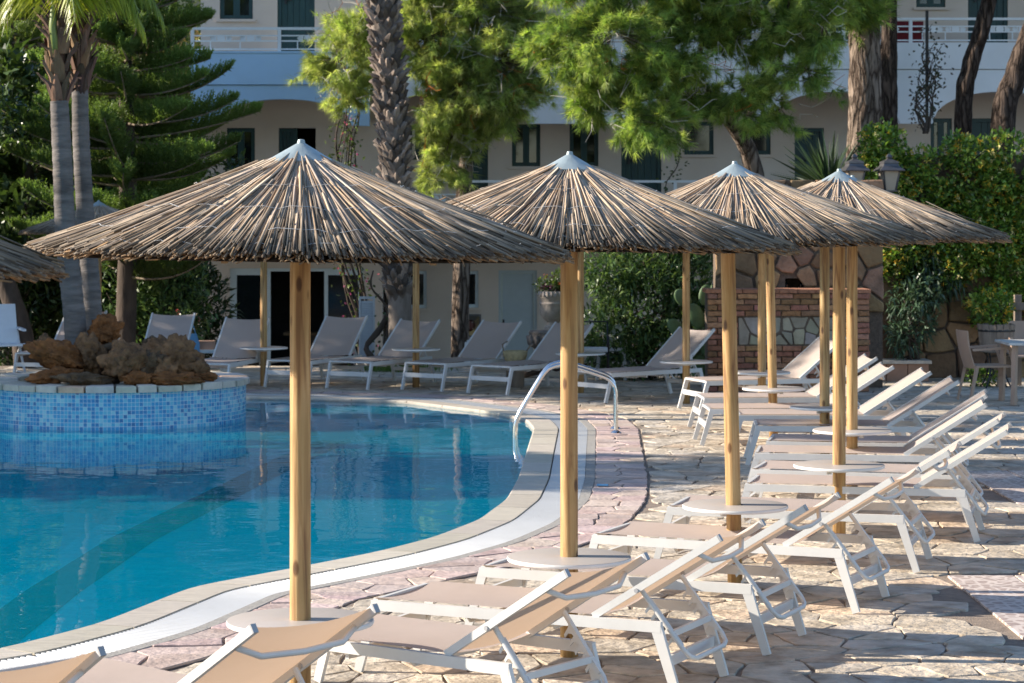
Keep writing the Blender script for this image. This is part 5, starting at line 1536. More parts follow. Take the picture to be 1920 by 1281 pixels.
# dark shrubbery under the trees at the left
k = 0
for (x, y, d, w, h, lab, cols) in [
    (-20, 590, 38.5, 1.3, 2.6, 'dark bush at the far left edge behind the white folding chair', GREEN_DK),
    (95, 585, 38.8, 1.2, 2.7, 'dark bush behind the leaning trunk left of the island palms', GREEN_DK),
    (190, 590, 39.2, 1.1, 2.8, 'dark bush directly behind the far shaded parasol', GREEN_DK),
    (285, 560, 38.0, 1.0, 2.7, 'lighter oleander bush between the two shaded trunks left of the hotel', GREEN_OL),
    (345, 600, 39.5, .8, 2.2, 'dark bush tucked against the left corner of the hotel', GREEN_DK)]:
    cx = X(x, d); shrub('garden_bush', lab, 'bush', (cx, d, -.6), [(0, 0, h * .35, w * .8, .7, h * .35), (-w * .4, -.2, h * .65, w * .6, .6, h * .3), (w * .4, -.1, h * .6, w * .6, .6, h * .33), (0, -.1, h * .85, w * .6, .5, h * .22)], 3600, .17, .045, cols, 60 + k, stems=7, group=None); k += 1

# pines ---------------------------------------------------------------------------------
def needles(r_, c, axis, n, ln, wd, spread):
    m = len(c); C_ = np.repeat(c, n, 0); A = np.repeat(axis, n, 0)
    d = A + r_.normal(0, spread, (m * n, 3)); d /= np.linalg.norm(d, axis=1, keepdims=True)
    s = np.cross(d, r_.normal(size=(m * n, 3))); s /= np.linalg.norm(s, axis=1, keepdims=True) + 1e-9
    L_ = (np.broadcast_to(ln, (m,)).repeat(n) * r_.uniform(.65, 1.15, m * n))[:, None]
    root = C_ + d * L_ * .06 
    return np.stack([root - s * wd, root + s * wd, root + d * L_ + np.array([0, 0, -.10]) * L_], 1).reshape(-1, 3)
def pine_crown(parent, blobs, ntuft, seed, cols, nn=22, ln=.165, hang=.35, dry=140, inner=.5, wd=.0046):
    r_ = np.random.default_rng(seed)
    # twigs fan out of the blob hearts; each twig carries a run of tufts
    per = 7; nt = ntuft // per
    ncl = max(20, nt // 13); tc, dc, kc = ellipsoid_pts(r_, blobs, ncl, inner + .15); pick = r_.integers(0, ncl, nt); k = kc[pick]
    tip = tc[pick] + r_.normal(0, 1, (nt, 3)) * np.array([.17, .17, .10]); B = np.array(blobs)[k]
    root = B[:, :3] + (tip - B[:, :3]) * r_.uniform(.25, .6, (nt, 1))
    ax = tip - root; ax[:, 2] -= hang * .25 * np.linalg.norm(ax, axis=1); al = np.linalg.norm(ax, axis=1, keepdims=True); ax /= al + 1e-9
    P, A, tone = [], [], []
    tw = r_.uniform(.7, 1.3, nt)
    for i in range(per):
        f = .35 + .65 * i / (per - 1)
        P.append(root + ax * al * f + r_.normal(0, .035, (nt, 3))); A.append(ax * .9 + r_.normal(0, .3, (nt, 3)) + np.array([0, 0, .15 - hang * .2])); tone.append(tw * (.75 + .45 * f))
    P = np.concatenate(P); A = np.concatenate(A); tone = np.concatenate(tone); m = len(P)
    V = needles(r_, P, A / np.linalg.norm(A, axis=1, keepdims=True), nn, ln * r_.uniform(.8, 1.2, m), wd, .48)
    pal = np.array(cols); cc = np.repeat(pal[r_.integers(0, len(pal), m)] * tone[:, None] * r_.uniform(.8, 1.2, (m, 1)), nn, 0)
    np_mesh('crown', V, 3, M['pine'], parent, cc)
    # twigs, some bare and pale
    c0 = B[:, :3] * .7 + root * .3; s = np.cross(tip - c0, r_.normal(size=(nt, 3))); s /= np.linalg.norm(s, axis=1, keepdims=True)
    V = np.stack([c0 - s * .006, c0 + s * .006, tip + s * .002, tip - s * .002], 1).reshape(-1, 3)
    cc = np.where(r_.random((nt, 1)) < .3, np.array([[.30, .26, .20]]), np.array([[.10, .075, .05]]))
    np_mesh('twigs', V, 4, M['dry'], parent, cc)['kind'] = 'stuff'
    if dry:
        q, d, k = ellipsoid_pts(r_, blobs, dry, .9); V = []; CC = []
        for i in range(dry):
            p = q[i]; dr = d[i] * .5 + r_.normal(0, .8, 3)
            for j in range(5):
                e = p + (dr / np.linalg.norm(dr) + r_.normal(0, .7, 3)) * r_.uniform(.06, .16); s_ = np.cross(e - p, [0.3, 1, .2]); s_ /= np.linalg.norm(s_) + 1e-9
                V += [p - s_ * .005, p + s_ * .005, e + s_ * .0025, e - s_ * .0025]; CC.append((.40, .37, .33) if i % 5 else (.40, .12, .03))
                if j % 2: p = e
        np_mesh('dead_twigs', np.array(V), 4, M['dry'], parent, np.array(CC))['kind'] = 'stuff'
PINE_L = [(.36, .42, .12), (.43, .48, .15), (.27, .34, .09), (.48, .50, .19), (.20, .26, .07)]
PINE_D = [(.20, .29, .07), (.27, .36, .08), (.14, .22, .055), (.36, .42, .11)]
def pix_blobs(lst, d, o, dep=.8):
    out = []
    for (x, y, rx, ry) in lst:
        dd = d + random.uniform(-dep, dep); p = px(x, y, dd) - o; s = dd / FPX
        out.append((p.x, p.y, p.z, rx * s, (rx + ry) / 2 * s * 1.15, ry * s))
    return out
def limbs(parent, paths, m=None):
    for pth, r0, r1 in paths:
        b = MB(); P = []
        for k in range(len(pth) - 1):
            q0, q1, q2, q3 = [Vector(pth[i]) for i in (max(k - 1, 0), k, k + 1, min(k + 2, len(pth) - 1))]
            for i in range(6):
                t = i / 6; P.append(.5 * ((2 * q1) + (-q0 + q2) * t + (2 * q0 - 5 * q1 + 4 * q2 - q3) * t * t + (-q0 + 3 * q1 - 3 * q2 + q3) * t ** 3))
        P.append(Vector(pth[-1])); b.tube(P, [r0 + (r1 - r0) * i / (len(P) - 1) for i in range(len(P))], 9, jit=.06); b.build('limb', m or M['pinebark'], parent, smooth=180)
random.seed(61)
# pine hanging beside the date palm
o = Vector((X(860, 41.4), 41.4, -.6)); t = thing('pine_tree', 'light green pine with drooping sprays left of centre, hanging in front of the balconies', 'pine tree', o)
bl = pix_blobs([(630, 112, 48, 50), (668, 60, 60, 60), (660, 170, 34, 42), (800, 70, 80, 75), (870, 150, 90, 75), (850, 225, 66, 55), (835, 295, 42, 42), (800, 325, 26, 22), (930, 110, 86, 85), (948, 190, 48, 42), (785, 190, 40, 52), (900, 20, 120, 50), (985, 45, 60, 50), (1000, 120, 44, 50), (905, 260, 40, 30),
                (830, -60, 110, 70), (950, -70, 110, 70), (880, -180, 130, 80)], 40.0, o, .6)
pine_crown(t, bl, 17500, 71, PINE_L, hang=1.0, dry=420)
limbs(t, [([(0, 0, 0), px(868, 400, 41.4) - o, px(880, 200, 41.4) - o, px(890, -120, 41.0) - o, px(880, -300, 40.8) - o], .17, .06), ([px(884, 120, 41.4) - o, px(940, 90, 40.4) - o, px(985, 60, 39.8) - o], .05, .015), ([px(884, 160, 41.4) - o, px(820, 90, 40.6) - o, px(760, 60, 40.0) - o, px(680, 80, 39.8) - o, px(630, 120, 39.8) - o], .06, .012), ([px(880, 230, 41.4) - o, px(850, 250, 40.4) - o, px(830, 310, 40.0) - o], .04, .01)])
# pine in the middle right with the bent trunk
random.seed(62)
o = Vector((X(1425, 36.0), 36.0, -.4)); t = thing('pine_tree', 'broad dark green pine with a bent trunk right of centre, new shoots upright', 'pine tree', o)
bl = pix_blobs([(1075, 95, 75, 85), (1150, 60, 100, 70), (1120, 180, 46, 42), (1178, 215, 56, 42), (1250, 120, 80, 60), (1300, 185, 66, 42), (1380, 175, 72, 44), (1452, 150, 66, 42), (1515, 132, 48, 34), (1300, 50, 120, 60), (1440, 50, 120, 60), (1545, 45, 60, 60), (1238, 232, 44, 28), (1395, 215, 50, 26), (1465, 205, 42, 26), (1170, 130, 60, 50),
                (1150, -70, 150, 90), (1330, -80, 150, 90), (1480, -70, 140, 90), (1300, -230, 200, 110)], 34.2, o, .55)
pine_crown(t, bl, 18500, 72, PINE_D, hang=.45, dry=260)
limbs(t, [([(0, 0, 0), px(1424, 420, 36) - o, px(1408, 300, 35.9) - o, px(1378, 240, 35.6) - o, px(1340, 195, 35.3) - o, px(1290, 140, 35) - o, px(1240, 60, 34.8) - o, px(1200, -60, 34.8) - o], .17, .05), ([px(1390, 260, 35.7) - o, px(1420, 190, 35.2) - o, px(1460, 120, 34.6) - o, px(1480, 0, 34.5) - o], .07, .02), ([px(1340, 195, 35.3) - o, px(1240, 180, 35) - o, px(1160, 190, 34.6) - o, px(1090, 120, 34.6) - o], .06, .012), ([px(1300, 150, 35) - o, px(1320, 60, 34.8) - o, px(1340, -60, 34.8) - o], .05, .02)])
# big pine trunk at the right and its neighbours
random.seed(63)
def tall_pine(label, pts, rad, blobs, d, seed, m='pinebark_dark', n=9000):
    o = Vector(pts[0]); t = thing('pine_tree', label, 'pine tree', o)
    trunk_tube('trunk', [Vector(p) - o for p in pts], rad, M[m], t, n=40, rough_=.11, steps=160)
    if blobs: pine_crown(t, pix_blobs(blobs, d, o, 1.2), n, seed, PINE_D, nn=14, dry=0, ln=.16)
    return t
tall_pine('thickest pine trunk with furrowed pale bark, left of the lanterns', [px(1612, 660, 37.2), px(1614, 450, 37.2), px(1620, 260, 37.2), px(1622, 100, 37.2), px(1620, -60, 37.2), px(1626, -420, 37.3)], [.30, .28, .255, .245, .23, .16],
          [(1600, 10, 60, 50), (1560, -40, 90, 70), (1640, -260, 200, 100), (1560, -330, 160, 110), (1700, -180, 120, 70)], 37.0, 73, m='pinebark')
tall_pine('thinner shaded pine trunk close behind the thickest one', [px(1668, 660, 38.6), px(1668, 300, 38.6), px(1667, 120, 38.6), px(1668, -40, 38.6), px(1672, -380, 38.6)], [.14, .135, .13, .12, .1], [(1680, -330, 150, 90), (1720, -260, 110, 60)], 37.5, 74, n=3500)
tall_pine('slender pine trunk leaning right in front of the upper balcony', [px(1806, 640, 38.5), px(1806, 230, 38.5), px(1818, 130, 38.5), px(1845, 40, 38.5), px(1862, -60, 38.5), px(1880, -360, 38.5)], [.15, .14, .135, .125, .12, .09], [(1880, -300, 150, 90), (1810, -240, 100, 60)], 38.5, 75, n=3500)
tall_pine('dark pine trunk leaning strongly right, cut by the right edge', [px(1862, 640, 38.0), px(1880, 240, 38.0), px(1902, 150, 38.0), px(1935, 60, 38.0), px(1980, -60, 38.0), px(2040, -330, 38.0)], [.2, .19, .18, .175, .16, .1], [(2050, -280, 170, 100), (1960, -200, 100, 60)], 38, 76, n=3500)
# Norfolk pine at the left: tiers of flat branches with upright combs
def norfolk(label, base, hgt, seed, reach, zmin, nb=8, tier=.52, dens=1.0):
    r_ = np.random.default_rng(seed); random.seed(seed); t = thing('norfolk_pine', label, 'conifer', base)
    trunk_tube('trunk', [(0, 0, 0), (.05, 0, hgt * .33), (0, 0, hgt * .7), (0, 0, hgt)], [.17, .14, .09, .02], M['bark_dark'], t, n=12, rough_=.05, steps=40)
    P, D, LN = [], [], []; b = MB(); z = zmin; tone = []
    while z < hgt - .3:
        R_ = reach * (1 - max(0, (z - zmin - 2)) / (hgt - zmin)) * random.uniform(.9, 1.08); a0 = random.uniform(0, 6.28)
        for i in range(nb):
            a = a0 + 2 * math.pi * i / nb + random.uniform(-.15, .15); R2 = R_ * random.uniform(.8, 1.12)
            d = Vector((math.cos(a), math.sin(a), 0)); s = Vector((-d.y, d.x, 0))
            c0 = Vector((0, 0, z)); c0 = c0 + Vector((0, 0, random.uniform(-.22, .22))); c1 = c0 + d * R2 * .55 + Vector((0, 0, random.uniform(-.16, .04) * R2)); c2 = c0 + d * R2 + s * random.uniform(-.2, .2) + Vector((0, 0, random.uniform(.06, .34) * R2))
            pts = bez(c0, c1, c2, 10); b.tube(pts, [.028 * (1 - j / 13) for j in range(11)], 5)
            m = int(R2 * 36 * dens); tn = random.uniform(.7, 1.3)
            for j in range(m):
                f = (.10 + .90 * j / m) * 10; k = min(9, int(f)); p = pts[k].lerp(pts[k + 1], f - k); fr = f / 10
                for sd in (-1, 1):
                    l = (.35 * math.sin(math.pi * (.22 + .72 * fr)) + .05) * random.uniform(.75, 1.15)
                    dr = (s * sd * random.uniform(.25, .8) + d * random.uniform(.3, .7) + Vector((0, 0, random.uniform(.7, 1.3)))).normalized()
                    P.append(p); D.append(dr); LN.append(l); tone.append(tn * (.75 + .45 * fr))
        z += tier * random.uniform(.7, 1.1)
    P = np.array([tuple(p) for p in P]); D = np.array([tuple(p) for p in D]); LN = np.array(LN); tone = np.array(tone); n = len(P); print('norfolk cords', n)
    b.build('branches', M['branch'], t, smooth=180)
    # each cord: a run of short scale needles round a stalk
    seg = 9; V = []; cc = []
    for q in range(seg):
        f = (q + .5) / seg; bend = np.array([0, 0, .18])
        c = P + D * (LN * f)[:, None] + bend * (LN * f * f)[:, None]
        for w in range(3):
            e = D + bend * f + r_.normal(0, .55, (n, 3)); e /= np.linalg.norm(e, axis=1, keepdims=True); s = np.cross(e, r_.normal(size=(n, 3))); s /= np.linalg.norm(s, axis=1, keepdims=True)
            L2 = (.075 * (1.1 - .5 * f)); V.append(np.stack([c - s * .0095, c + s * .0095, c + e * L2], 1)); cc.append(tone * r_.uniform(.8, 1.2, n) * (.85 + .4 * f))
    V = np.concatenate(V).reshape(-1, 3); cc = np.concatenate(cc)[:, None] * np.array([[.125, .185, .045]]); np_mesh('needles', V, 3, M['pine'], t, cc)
    return t
norfolk('tall conifer with flat tiers of upright feathery sprays reaching past the hotel corner', (X(234, 36.8), 36.8, -.02), 7.4, 81, 1.78, 1.5, nb=9, tier=.47)
norfolk('second feathery conifer at the left edge behind the palms', (X(20, 44.5), 44.5, -.6), 7.6, 82, 2.3, 1.6, nb=7, tier=.5, dens=.8)
# shaded trunks under them
random.seed(64)
for lab, pts, rad in [('shaded leaning trunk at the far left behind the white folding chair', [px(48, 695, 35.6), px(40, 620, 35.6), px(18, 550, 35.6), px(-5, 480, 35.6), px(-40, 380, 35.6), px(-60, 250, 35.6)], [.17, .16, .15, .14, .12, .1]),
                      ('rough trunk close to the left corner of the hotel', [px(358, 690, 39.5), px(356, 590, 39.5), px(352, 500, 39.5), px(355, 380, 39.5)], [.16, .15, .14, .12])]:
    o = Vector(pts[0]); t = thing('garden_tree', lab, 'tree', o); trunk_tube('trunk', [Vector(p) - o for p in pts], rad, M['bark_dark'], t, n=16, rough_=.08, steps=40)
    top = Vector(pts[-1]) - o; r_ = np.random.default_rng(int(abs(o.x) * 100)); bb = [(top.x + r_.uniform(-.8, .8), top.y + r_.uniform(-.3, 1.2), top.z + r_.uniform(-.2, .9), .5, .5, .3) for _ in range(5)]
    c, d, k = ellipsoid_pts(r_, bb, 1100, .4); V = leaf_quads(c, d + r_.normal(0, .7, (1100, 3)), r_.normal(0, .5, (1100, 3)) + np.array([0, 0, 1.]), .16 * r_.uniform(.6, 1.2, 1100), .05)
    np_mesh('crown', V, 4, M['leaf'], t, np.repeat(np.array(GREEN_DK)[r_.integers(0, 4, 1100)] * r_.uniform(.8, 1.3, (1100, 1)), 2, 0))
# trees behind the left of the hotel and beyond it
def round_tree(name, label, loc, hgt, rx, seed, cols, n=5200, ln=.26, wd=.12, base=.3, grp=None):
    r_ = np.random.default_rng(seed); random.seed(seed); t = thing(name, label, 'tree', loc, group=grp)
    trunk_tube('trunk', [(0, 0, 0), (.1, 0, hgt * .3), (0, 0, hgt * .8)], [.18, .14, .05], M['bark_dark'], t, n=9, rough_=.06, steps=16)
    bb = []
    for i in range(22):
        a = r_.uniform(0, 6.28); f = r_.uniform(base, .95); w = rx * math.sqrt(max(.1, 1 - (2 * f - 1.05) ** 2)) * .62
        bb.append((math.cos(a) * w, math.sin(a) * w, hgt * f, rx * .42, rx * .42, hgt * .12))
    c, d, k = ellipsoid_pts(r_, bb, n, .5); L_ = ln * r_.uniform(.6, 1.25, n)
    V = leaf_quads(c, d + r_.normal(0, .7, (n, 3)) + np.array([0, 0, .3]), r_.normal(0, .5, (n, 3)) + np.array([0, 0, 1.]), L_, wd * r_.uniform(.7, 1.2, n))
    tn = r_.uniform(.75, 1.3, len(bb))[k]
    np_mesh('crown', V, 4, M['leaf'], t, np.repeat(np.array(cols)[r_.integers(0, len(cols), n)] * (tn * r_.uniform(.8, 1.25, n))[:, None], 2, 0))
    return t
BG = [(-9.5, 47.5, 9.5, 2.3), (-7.4, 50, 10.5, 2.3), (-11.8, 51, 10, 2.5), (-5.6, 52.5, 9.5, 2.2), (-9, 55, 12, 2.8), (-13, 46, 8.5, 2.2)]
for i, (x, y, h, r) in enumerate(BG):
    round_tree('broadleaf_tree', 'bushy green tree beyond the conifers at the upper left', (x, y, -1.15), h, r, 90 + i, [(.10, .17, .04), (.13, .21, .05), (.075, .13, .035), (.19, .26, .06)], base=.08, grp='bushy trees beyond the conifers', n=6500)
for i, (x, y, h, r, lab) in enumerate([(-8.0, 39.6, 5.4, 1.5, 'dark dense tree filling the gap behind the island palms'), (-6.5, 40.4, 5.2, 1.3, 'dark dense tree between the feathery conifer and the hotel corner')]):
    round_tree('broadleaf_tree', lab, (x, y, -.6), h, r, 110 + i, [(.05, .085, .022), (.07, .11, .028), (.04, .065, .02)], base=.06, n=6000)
# tan reeds high at the upper left
r_ = np.random.default_rng(95); n = 2600
t = thing('giant_reeds', 'clump of tan dry reeds high up behind the conifers', 'reeds', (X(60, 46), 46, -1.15))
c = np.stack([r_.uniform(-1.4, 3.3, n), r_.uniform(-1, .8, n), r_.uniform(2.0, 7.0, n)], 1); d = np.stack([r_.normal(0, .25, n), r_.normal(0, .25, n), r_.normal(.6, .8, n)], 1)
V = leaf_quads(c, d, r_.normal(size=(n, 3)), .7 * r_.uniform(.5, 1.2, n), .035, .3); np_mesh('stalks', V, 4, M['dry'], t, np.repeat(np.array([(.30, .22, .10), (.22, .20, .07), (.36, .28, .15)])[r_.integers(0, 3, n)], 2, 0))
# cypresses out at the left of the pool, whose shade crosses the far water and deck
CY = [(-14.6, 21.7, 9.8, 1.6), (-14.9, 23.6, 10.0, 1.6), (-15.2, 30.9, 9.2, 1.8), (-15.4, 34.2, 8.8, 1.8), (-15.0, 27.6, 6.4, 1.6)]
for i, (x, y, h, r) in enumerate(CY):
    round_tree('cypress_tree', 'dense dark cypress standing at the left of the pool', (x, y, -.02 if y < 36 else -.02), h, r, 120 + i, GREEN_DK, n=6500, ln=.3, wd=.16, base=.05, grp='cypress trees left of the pool')

# ------------------------------------------------------------------ plants near the building
# yucca
r_ = np.random.default_rng(131); n = 190; yb = px(1556, 372, 36.6)
t = thing('yucca', 'spiky dark yucca rosette beside the thickest pine trunk', 'plant', (yb.x, 36.6, -.1))
b = MB(); b.tube([(0, 0, 0), (.03, 0, yb.z * .6), (0, 0, yb.z + .1)], [.13, .11, .10], 10, jit=.1); b.build('trunk', M['fibre'], t, smooth=180)
d = r_.normal(size=(n, 3)); d[:, 2] = d[:, 2] * .6 + .55; d /= np.linalg.norm(d, axis=1, keepdims=True); c = np.array([[0, 0, yb.z + .22]]) + d * .06
V = leaf_quads(c, d, np.cross(d, r_.normal(size=(n, 3))), r_.uniform(.65, 1.0, n), .045, .04, bend=.04); np_mesh('leaves', V, 4, M['leaf'], t, np.repeat(np.array([(.035, .06, .03)]) * r_.uniform(.7, 1.5, (n, 1)), 2, 0))
# climbers on the facade
def climber(label, pts, nst, seed, leaf, cols, bloom=None, rad=.025):
    random.seed(seed); r_ = np.random.default_rng(seed); o = Vector(pts[0]); t = thing('climbing_vine', label, 'climber', o); b = MB(); tips = []
    for i in range(nst):
        P = []; ph = random.uniform(0, 6.28); k0 = random.uniform(.5, 1)
        for j in range(22):
            f = j / 21 * (k0 if i else 1); q = f * (len(pts) - 1); k = min(len(pts) - 2, int(q)); p = Vector(pts[k]).lerp(Vector(pts[k + 1]), q - k) - o
            p += Vector((math.sin(f * 7 + ph) * .16 + .05 * math.sin(f * 19 + ph * 2), math.cos(f * 5 + ph) * .10, 0)) * min(1, f * 4 + .2); P.append(p)
        b.tube(P, [rad * random.uniform(.6, 1.2) * (1 - j / 30) for j in range(22)], 6); tips += P[3:]
    b.build('stems', M['bark_dark'], t, smooth=180)
    if leaf:
        c = np.array([tuple(random.choice(tips)) for _ in range(leaf)]) + r_.normal(0, .10, (leaf, 3)); V = leaf_quads(c, r_.normal(size=(leaf, 3)), r_.normal(size=(leaf, 3)), .075 * r_.uniform(.6, 1.2, leaf), .045)
        np_mesh('leaves', V, 4, M['leaf'], t, np.repeat(np.array(cols)[r_.integers(0, len(cols), leaf)], 2, 0))
    if bloom:
        m = bloom; c = np.array([tuple(random.choice(tips[-40:])) for _ in range(m)]) + r_.normal(0, .16, (m, 3)); V = leaf_quads(c, r_.normal(size=(m, 3)), r_.normal(size=(m, 3)), .05, .04); np_mesh('blossoms', V, 4, M['petal'], t, np.repeat(np.array([(.40, .06, .20), (.45, .12, .25), (.30, .04, .12)])[r_.integers(0, 3, m)], 2, 0))
climber('twisted bougainvillea stems climbing the hotel corner left of the date palm', [px(690, 720, 41.8), px(672, 560, 41.8), px(648, 400, 41.8), px(650, 260, 42.0), px(655, 180, 42.2), px(640, 40, 42.4)], 9, 141, 650, [(.09, .14, .03), (.12, .17, .04), (.07, .10, .03)], 110)
climber('slim twisting tree stem standing between the white shutter and the date palm', [px(716, 700, 36.5), px(708, 640, 36.5), px(724, 560, 36.5), px(712, 500, 36.5), px(690, 430, 36.8)], 4, 142, 60, [(.05, .08, .03)], None, .055)
climber('dark leafless climber on the facade beside the drain pipe', [px(1735, 250, 43.0), px(1738, 180, 43.4), px(1745, 110, 43.5), px(1750, 45, 43.5)], 9, 143, 420, [(.05, .055, .03), (.09, .06, .035), (.035, .045, .02)], None, .02)
climber('thin vine climbing a wire up the facade between door and window', [px(1270, 440, 44.0), px(1268, 340, 44.2), px(1270, 270, 44.4), px(1270, 225, 44.5)], 2, 144, 120, [(.05, .08, .02)], None, .012)
# prickly pear
t = thing('prickly_pear', 'prickly pear cactus with flat pads against the left end of the brick counter', 'cactus', (*gx(1316, 722), 0)); o = t.location
def pad(p, w, h, ry, rz=0.0):
    bm = bmesh.new(); bmesh.ops.create_uvsphere(bm, u_segments=12, v_segments=8, radius=1); M4 = Matrix.Translation(p) @ Matrix.Rotation(rz, 4, 'Z') @ Matrix.Rotation(ry, 4, 'Y') @ Matrix.Translation((0, 0, h)) @ Matrix.Diagonal((w, .025, h, 1))
    bm.transform(M4); me = bpy.data.meshes.new('pad'); bm.to_mesh(me); bm.free(); me.materials.append(M['cactus']); me.polygons.foreach_set('use_smooth', [True] * len(me.polygons)); link(bpy.data.objects.new('pad', me), t)
for p, w, h, ry, rz in [((0, 0, .0), .13, .20, -.1, .2), ((-.05, 0, .36), .12, .19, -.5, .6), ((.04, .02, .38), .11, .19, .3, -.4), ((-.22, 0, .62), .10, .17, -.75, .2), ((.12, 0, .72), .08, .17, .15, .9), ((-.02, 0, .75), .11, .18, -.35, 0), ((.13, .0, 1.0), .04, .17, .05, 1.3), ((-.15, .02, 1.05), .10, .15, -.8, .3), ((.02, .02, 1.06), .09, .14, .2, .2)]: pad(Vector(p), w, h, ry, rz)
# ------------------------------------------------------------------ urn, lanterns, furniture, bits
ug = px(1037, 703, 34.2); t = thing('stone_urn', 'carved stone urn with flowers on a bowl shaped pedestal before the pale door', 'urn', (ug.x, 34.2, 0)); t['label'] = 'carved stone urn of flowers standing on the shell shaped pedestal'
def zz(y): return EYE - (y - HOR) * 34.2 / FPX
s = 34.2 / FPX
zt, zb = zz(546), zz(619)
b = MB(); R_ = 27 * s
b.lathe([(R_ * .62, zb), (R_ * .64, zb + .05), (R_ * .44, zb + .075), (R_ * .42, zb + .11), (R_ * .55, zb + .135), (R_ * .84, zb + .20), (R_ * .92, zb + .30), (R_ * .93, zb + .36), (R_ * .97, zb + .37), (R_ * .97, zb + .39), (R_ * .93, zb + .40), (R_ * .95, zb + .44), (R_ * 1.02, zb + .455), (R_ * 1.08, zb + .48), (R_ * 1.08, zb + .51), (R_ * 1.0, zt), (R_ * .9, zt - .005), (R_ * .88, zt - .06), (.001, zt - .06)], 32, caps=False)
b.build('urn_body', M['urn'], t, smooth=40)
for k in range(22):
    a = 2 * math.pi * k / 22; b = MB(); b.tube([(R_ * 1.03 * math.cos(a), R_ * 1.03 * math.sin(a), zt - .005), (R_ * 1.1 * math.cos(a + .1), R_ * 1.1 * math.sin(a + .1), zb + .485)], .016, 5); b.build('rim_gadroon', M['urn'], t, smooth=180)
pd = thing('urn_pedestal', 'dark shell shaped stone pedestal under the urn', 'pedestal', (ug.x, 34.2, 0)); pd.location.x = X(1022, 34.2)
b = MB(); b.lathe([(.16, 0), (.17, .06), (.10, .12), (.085, .30), (.11, .36), (.20, .43), (.235, .53), (.225, .56), (.235, zb - .03), (.22, zb - .004), (.001, zb - .004)], 28, caps=False); b.build('pedestal_body', M['urndark'], pd, smooth=40)
for k in range(12):
    a = 2 * math.pi * k / 12; b = MB(); b.tube([(.10 * math.cos(a), .10 * math.sin(a), .34), (.215 * math.cos(a), .215 * math.sin(a), .44), (.245 * math.cos(a), .245 * math.sin(a), .55)], [.015, .04, .03], 6); b.build('shell_rib', M['urndark'], pd, smooth=180)
shrub('flower_plant', 'leafy plant with purple and orange blossoms growing in the urn', 'flowers', (ug.x, 34.2, zt - .05), [(0, 0, .1, .17, .15, .1), (.1, 0, .22, .14, .14, .14), (-.16, 0, .12, .1, .1, .12), (.16, 0, .12, .12, .1, .1)], 700, .06, .028, [(.10, .15, .03), (.13, .19, .04), (.07, .11, .03)], 151, stems=4, flowers=(16, [(.20, .02, .12), (.45, .12, .03), (.14, .01, .10)], .05, 0))
def lantern(label, x, y0, d, zbase):
    p = px(x, y0, d); t = thing('wall_lantern', label, 'lantern', (p.x, d, zbase), group='old street lanterns on the wall'); s = d / FPX; h = p.z - zbase
    b = MB(); b.lathe([(.09, 0), (.09, .03), (.035, .06), (.03, h - .40 * 1.0 - .02), (.05, h - .40), (.001, h - .39)], 12, caps=False); b.build('lamp_post', M['lampmetal'], t, smooth=40)
    z0, z1 = h - .38, h - .13; w0, w1 = .10, .155
    b = MB()
    for k in range(4):
        a0, a1 = math.pi / 4 + k * math.pi / 2 + .15, math.pi / 4 + (k + 1) * math.pi / 2 + .15
        b = MB(); q = [(w0 * math.cos(a0), w0 * math.sin(a0), z0), (w0 * math.cos(a1), w0 * math.sin(a1), z0), (w1 * math.cos(a1), w1 * math.sin(a1), z1), (w1 * math.cos(a0), w1 * math.sin(a0), z1)]
        b.add(q + [(c[0] * .96, c[1] * .96, c[2]) for c in q], [(0, 1, 2, 3), (7, 6, 5, 4), (0, 4, 5, 1), (1, 5, 6, 2), (2, 6, 7, 3), (3, 7, 4, 0)]); b.build('lamp_pane', M['lampglass'], t)
        b = MB(); b.bar(Vector(q[0]) * 1.0, Vector(q[3]), .02, .02); b.build('corner_bar', M['lampmetal'], t)
    b = MB(); b.lathe([(.235, z1 + .002), (.24, z1 + .015), (.15, z1 + .07), (.135, z1 + .10), (.145, z1 + .105), (.145, z1 + .125), (.07, z1 + .15), (.035, z1 + .17), (.05, z1 + .19), (.03, z1 + .22), (.001, z1 + .235)], 4, caps=True)
    b.v = [tuple(Matrix.Rotation(math.pi / 4 + .15, 3, 'Z') @ Vector(v)) for v in b.v]; b.build('lamp_roof', M['lampmetal'], t)
    b = MB(); b.lathe([(.05, z0 - .03), (.125, z0 - .015), (.125, z0 - .002), (.001, z0 - .001)], 4, caps=False); b.v = [tuple(Matrix.Rotation(math.pi / 4 + .15, 3, 'Z') @ Vector(v)) for v in b.v]; b.build('lamp_base', M['lampmetal'], t)
lantern('old metal lantern with frosted panes standing clear in front of the honeysuckle', 1667, 303, 31.75, sz1 - .85 + .0)
lantern('old metal lantern half hidden behind the fourth parasol cap, beside the big pine trunk', 1602, 303, 31.7, sz1)
for o in [q for q in C.objects if q.name.startswith('wall_lantern')]: pass
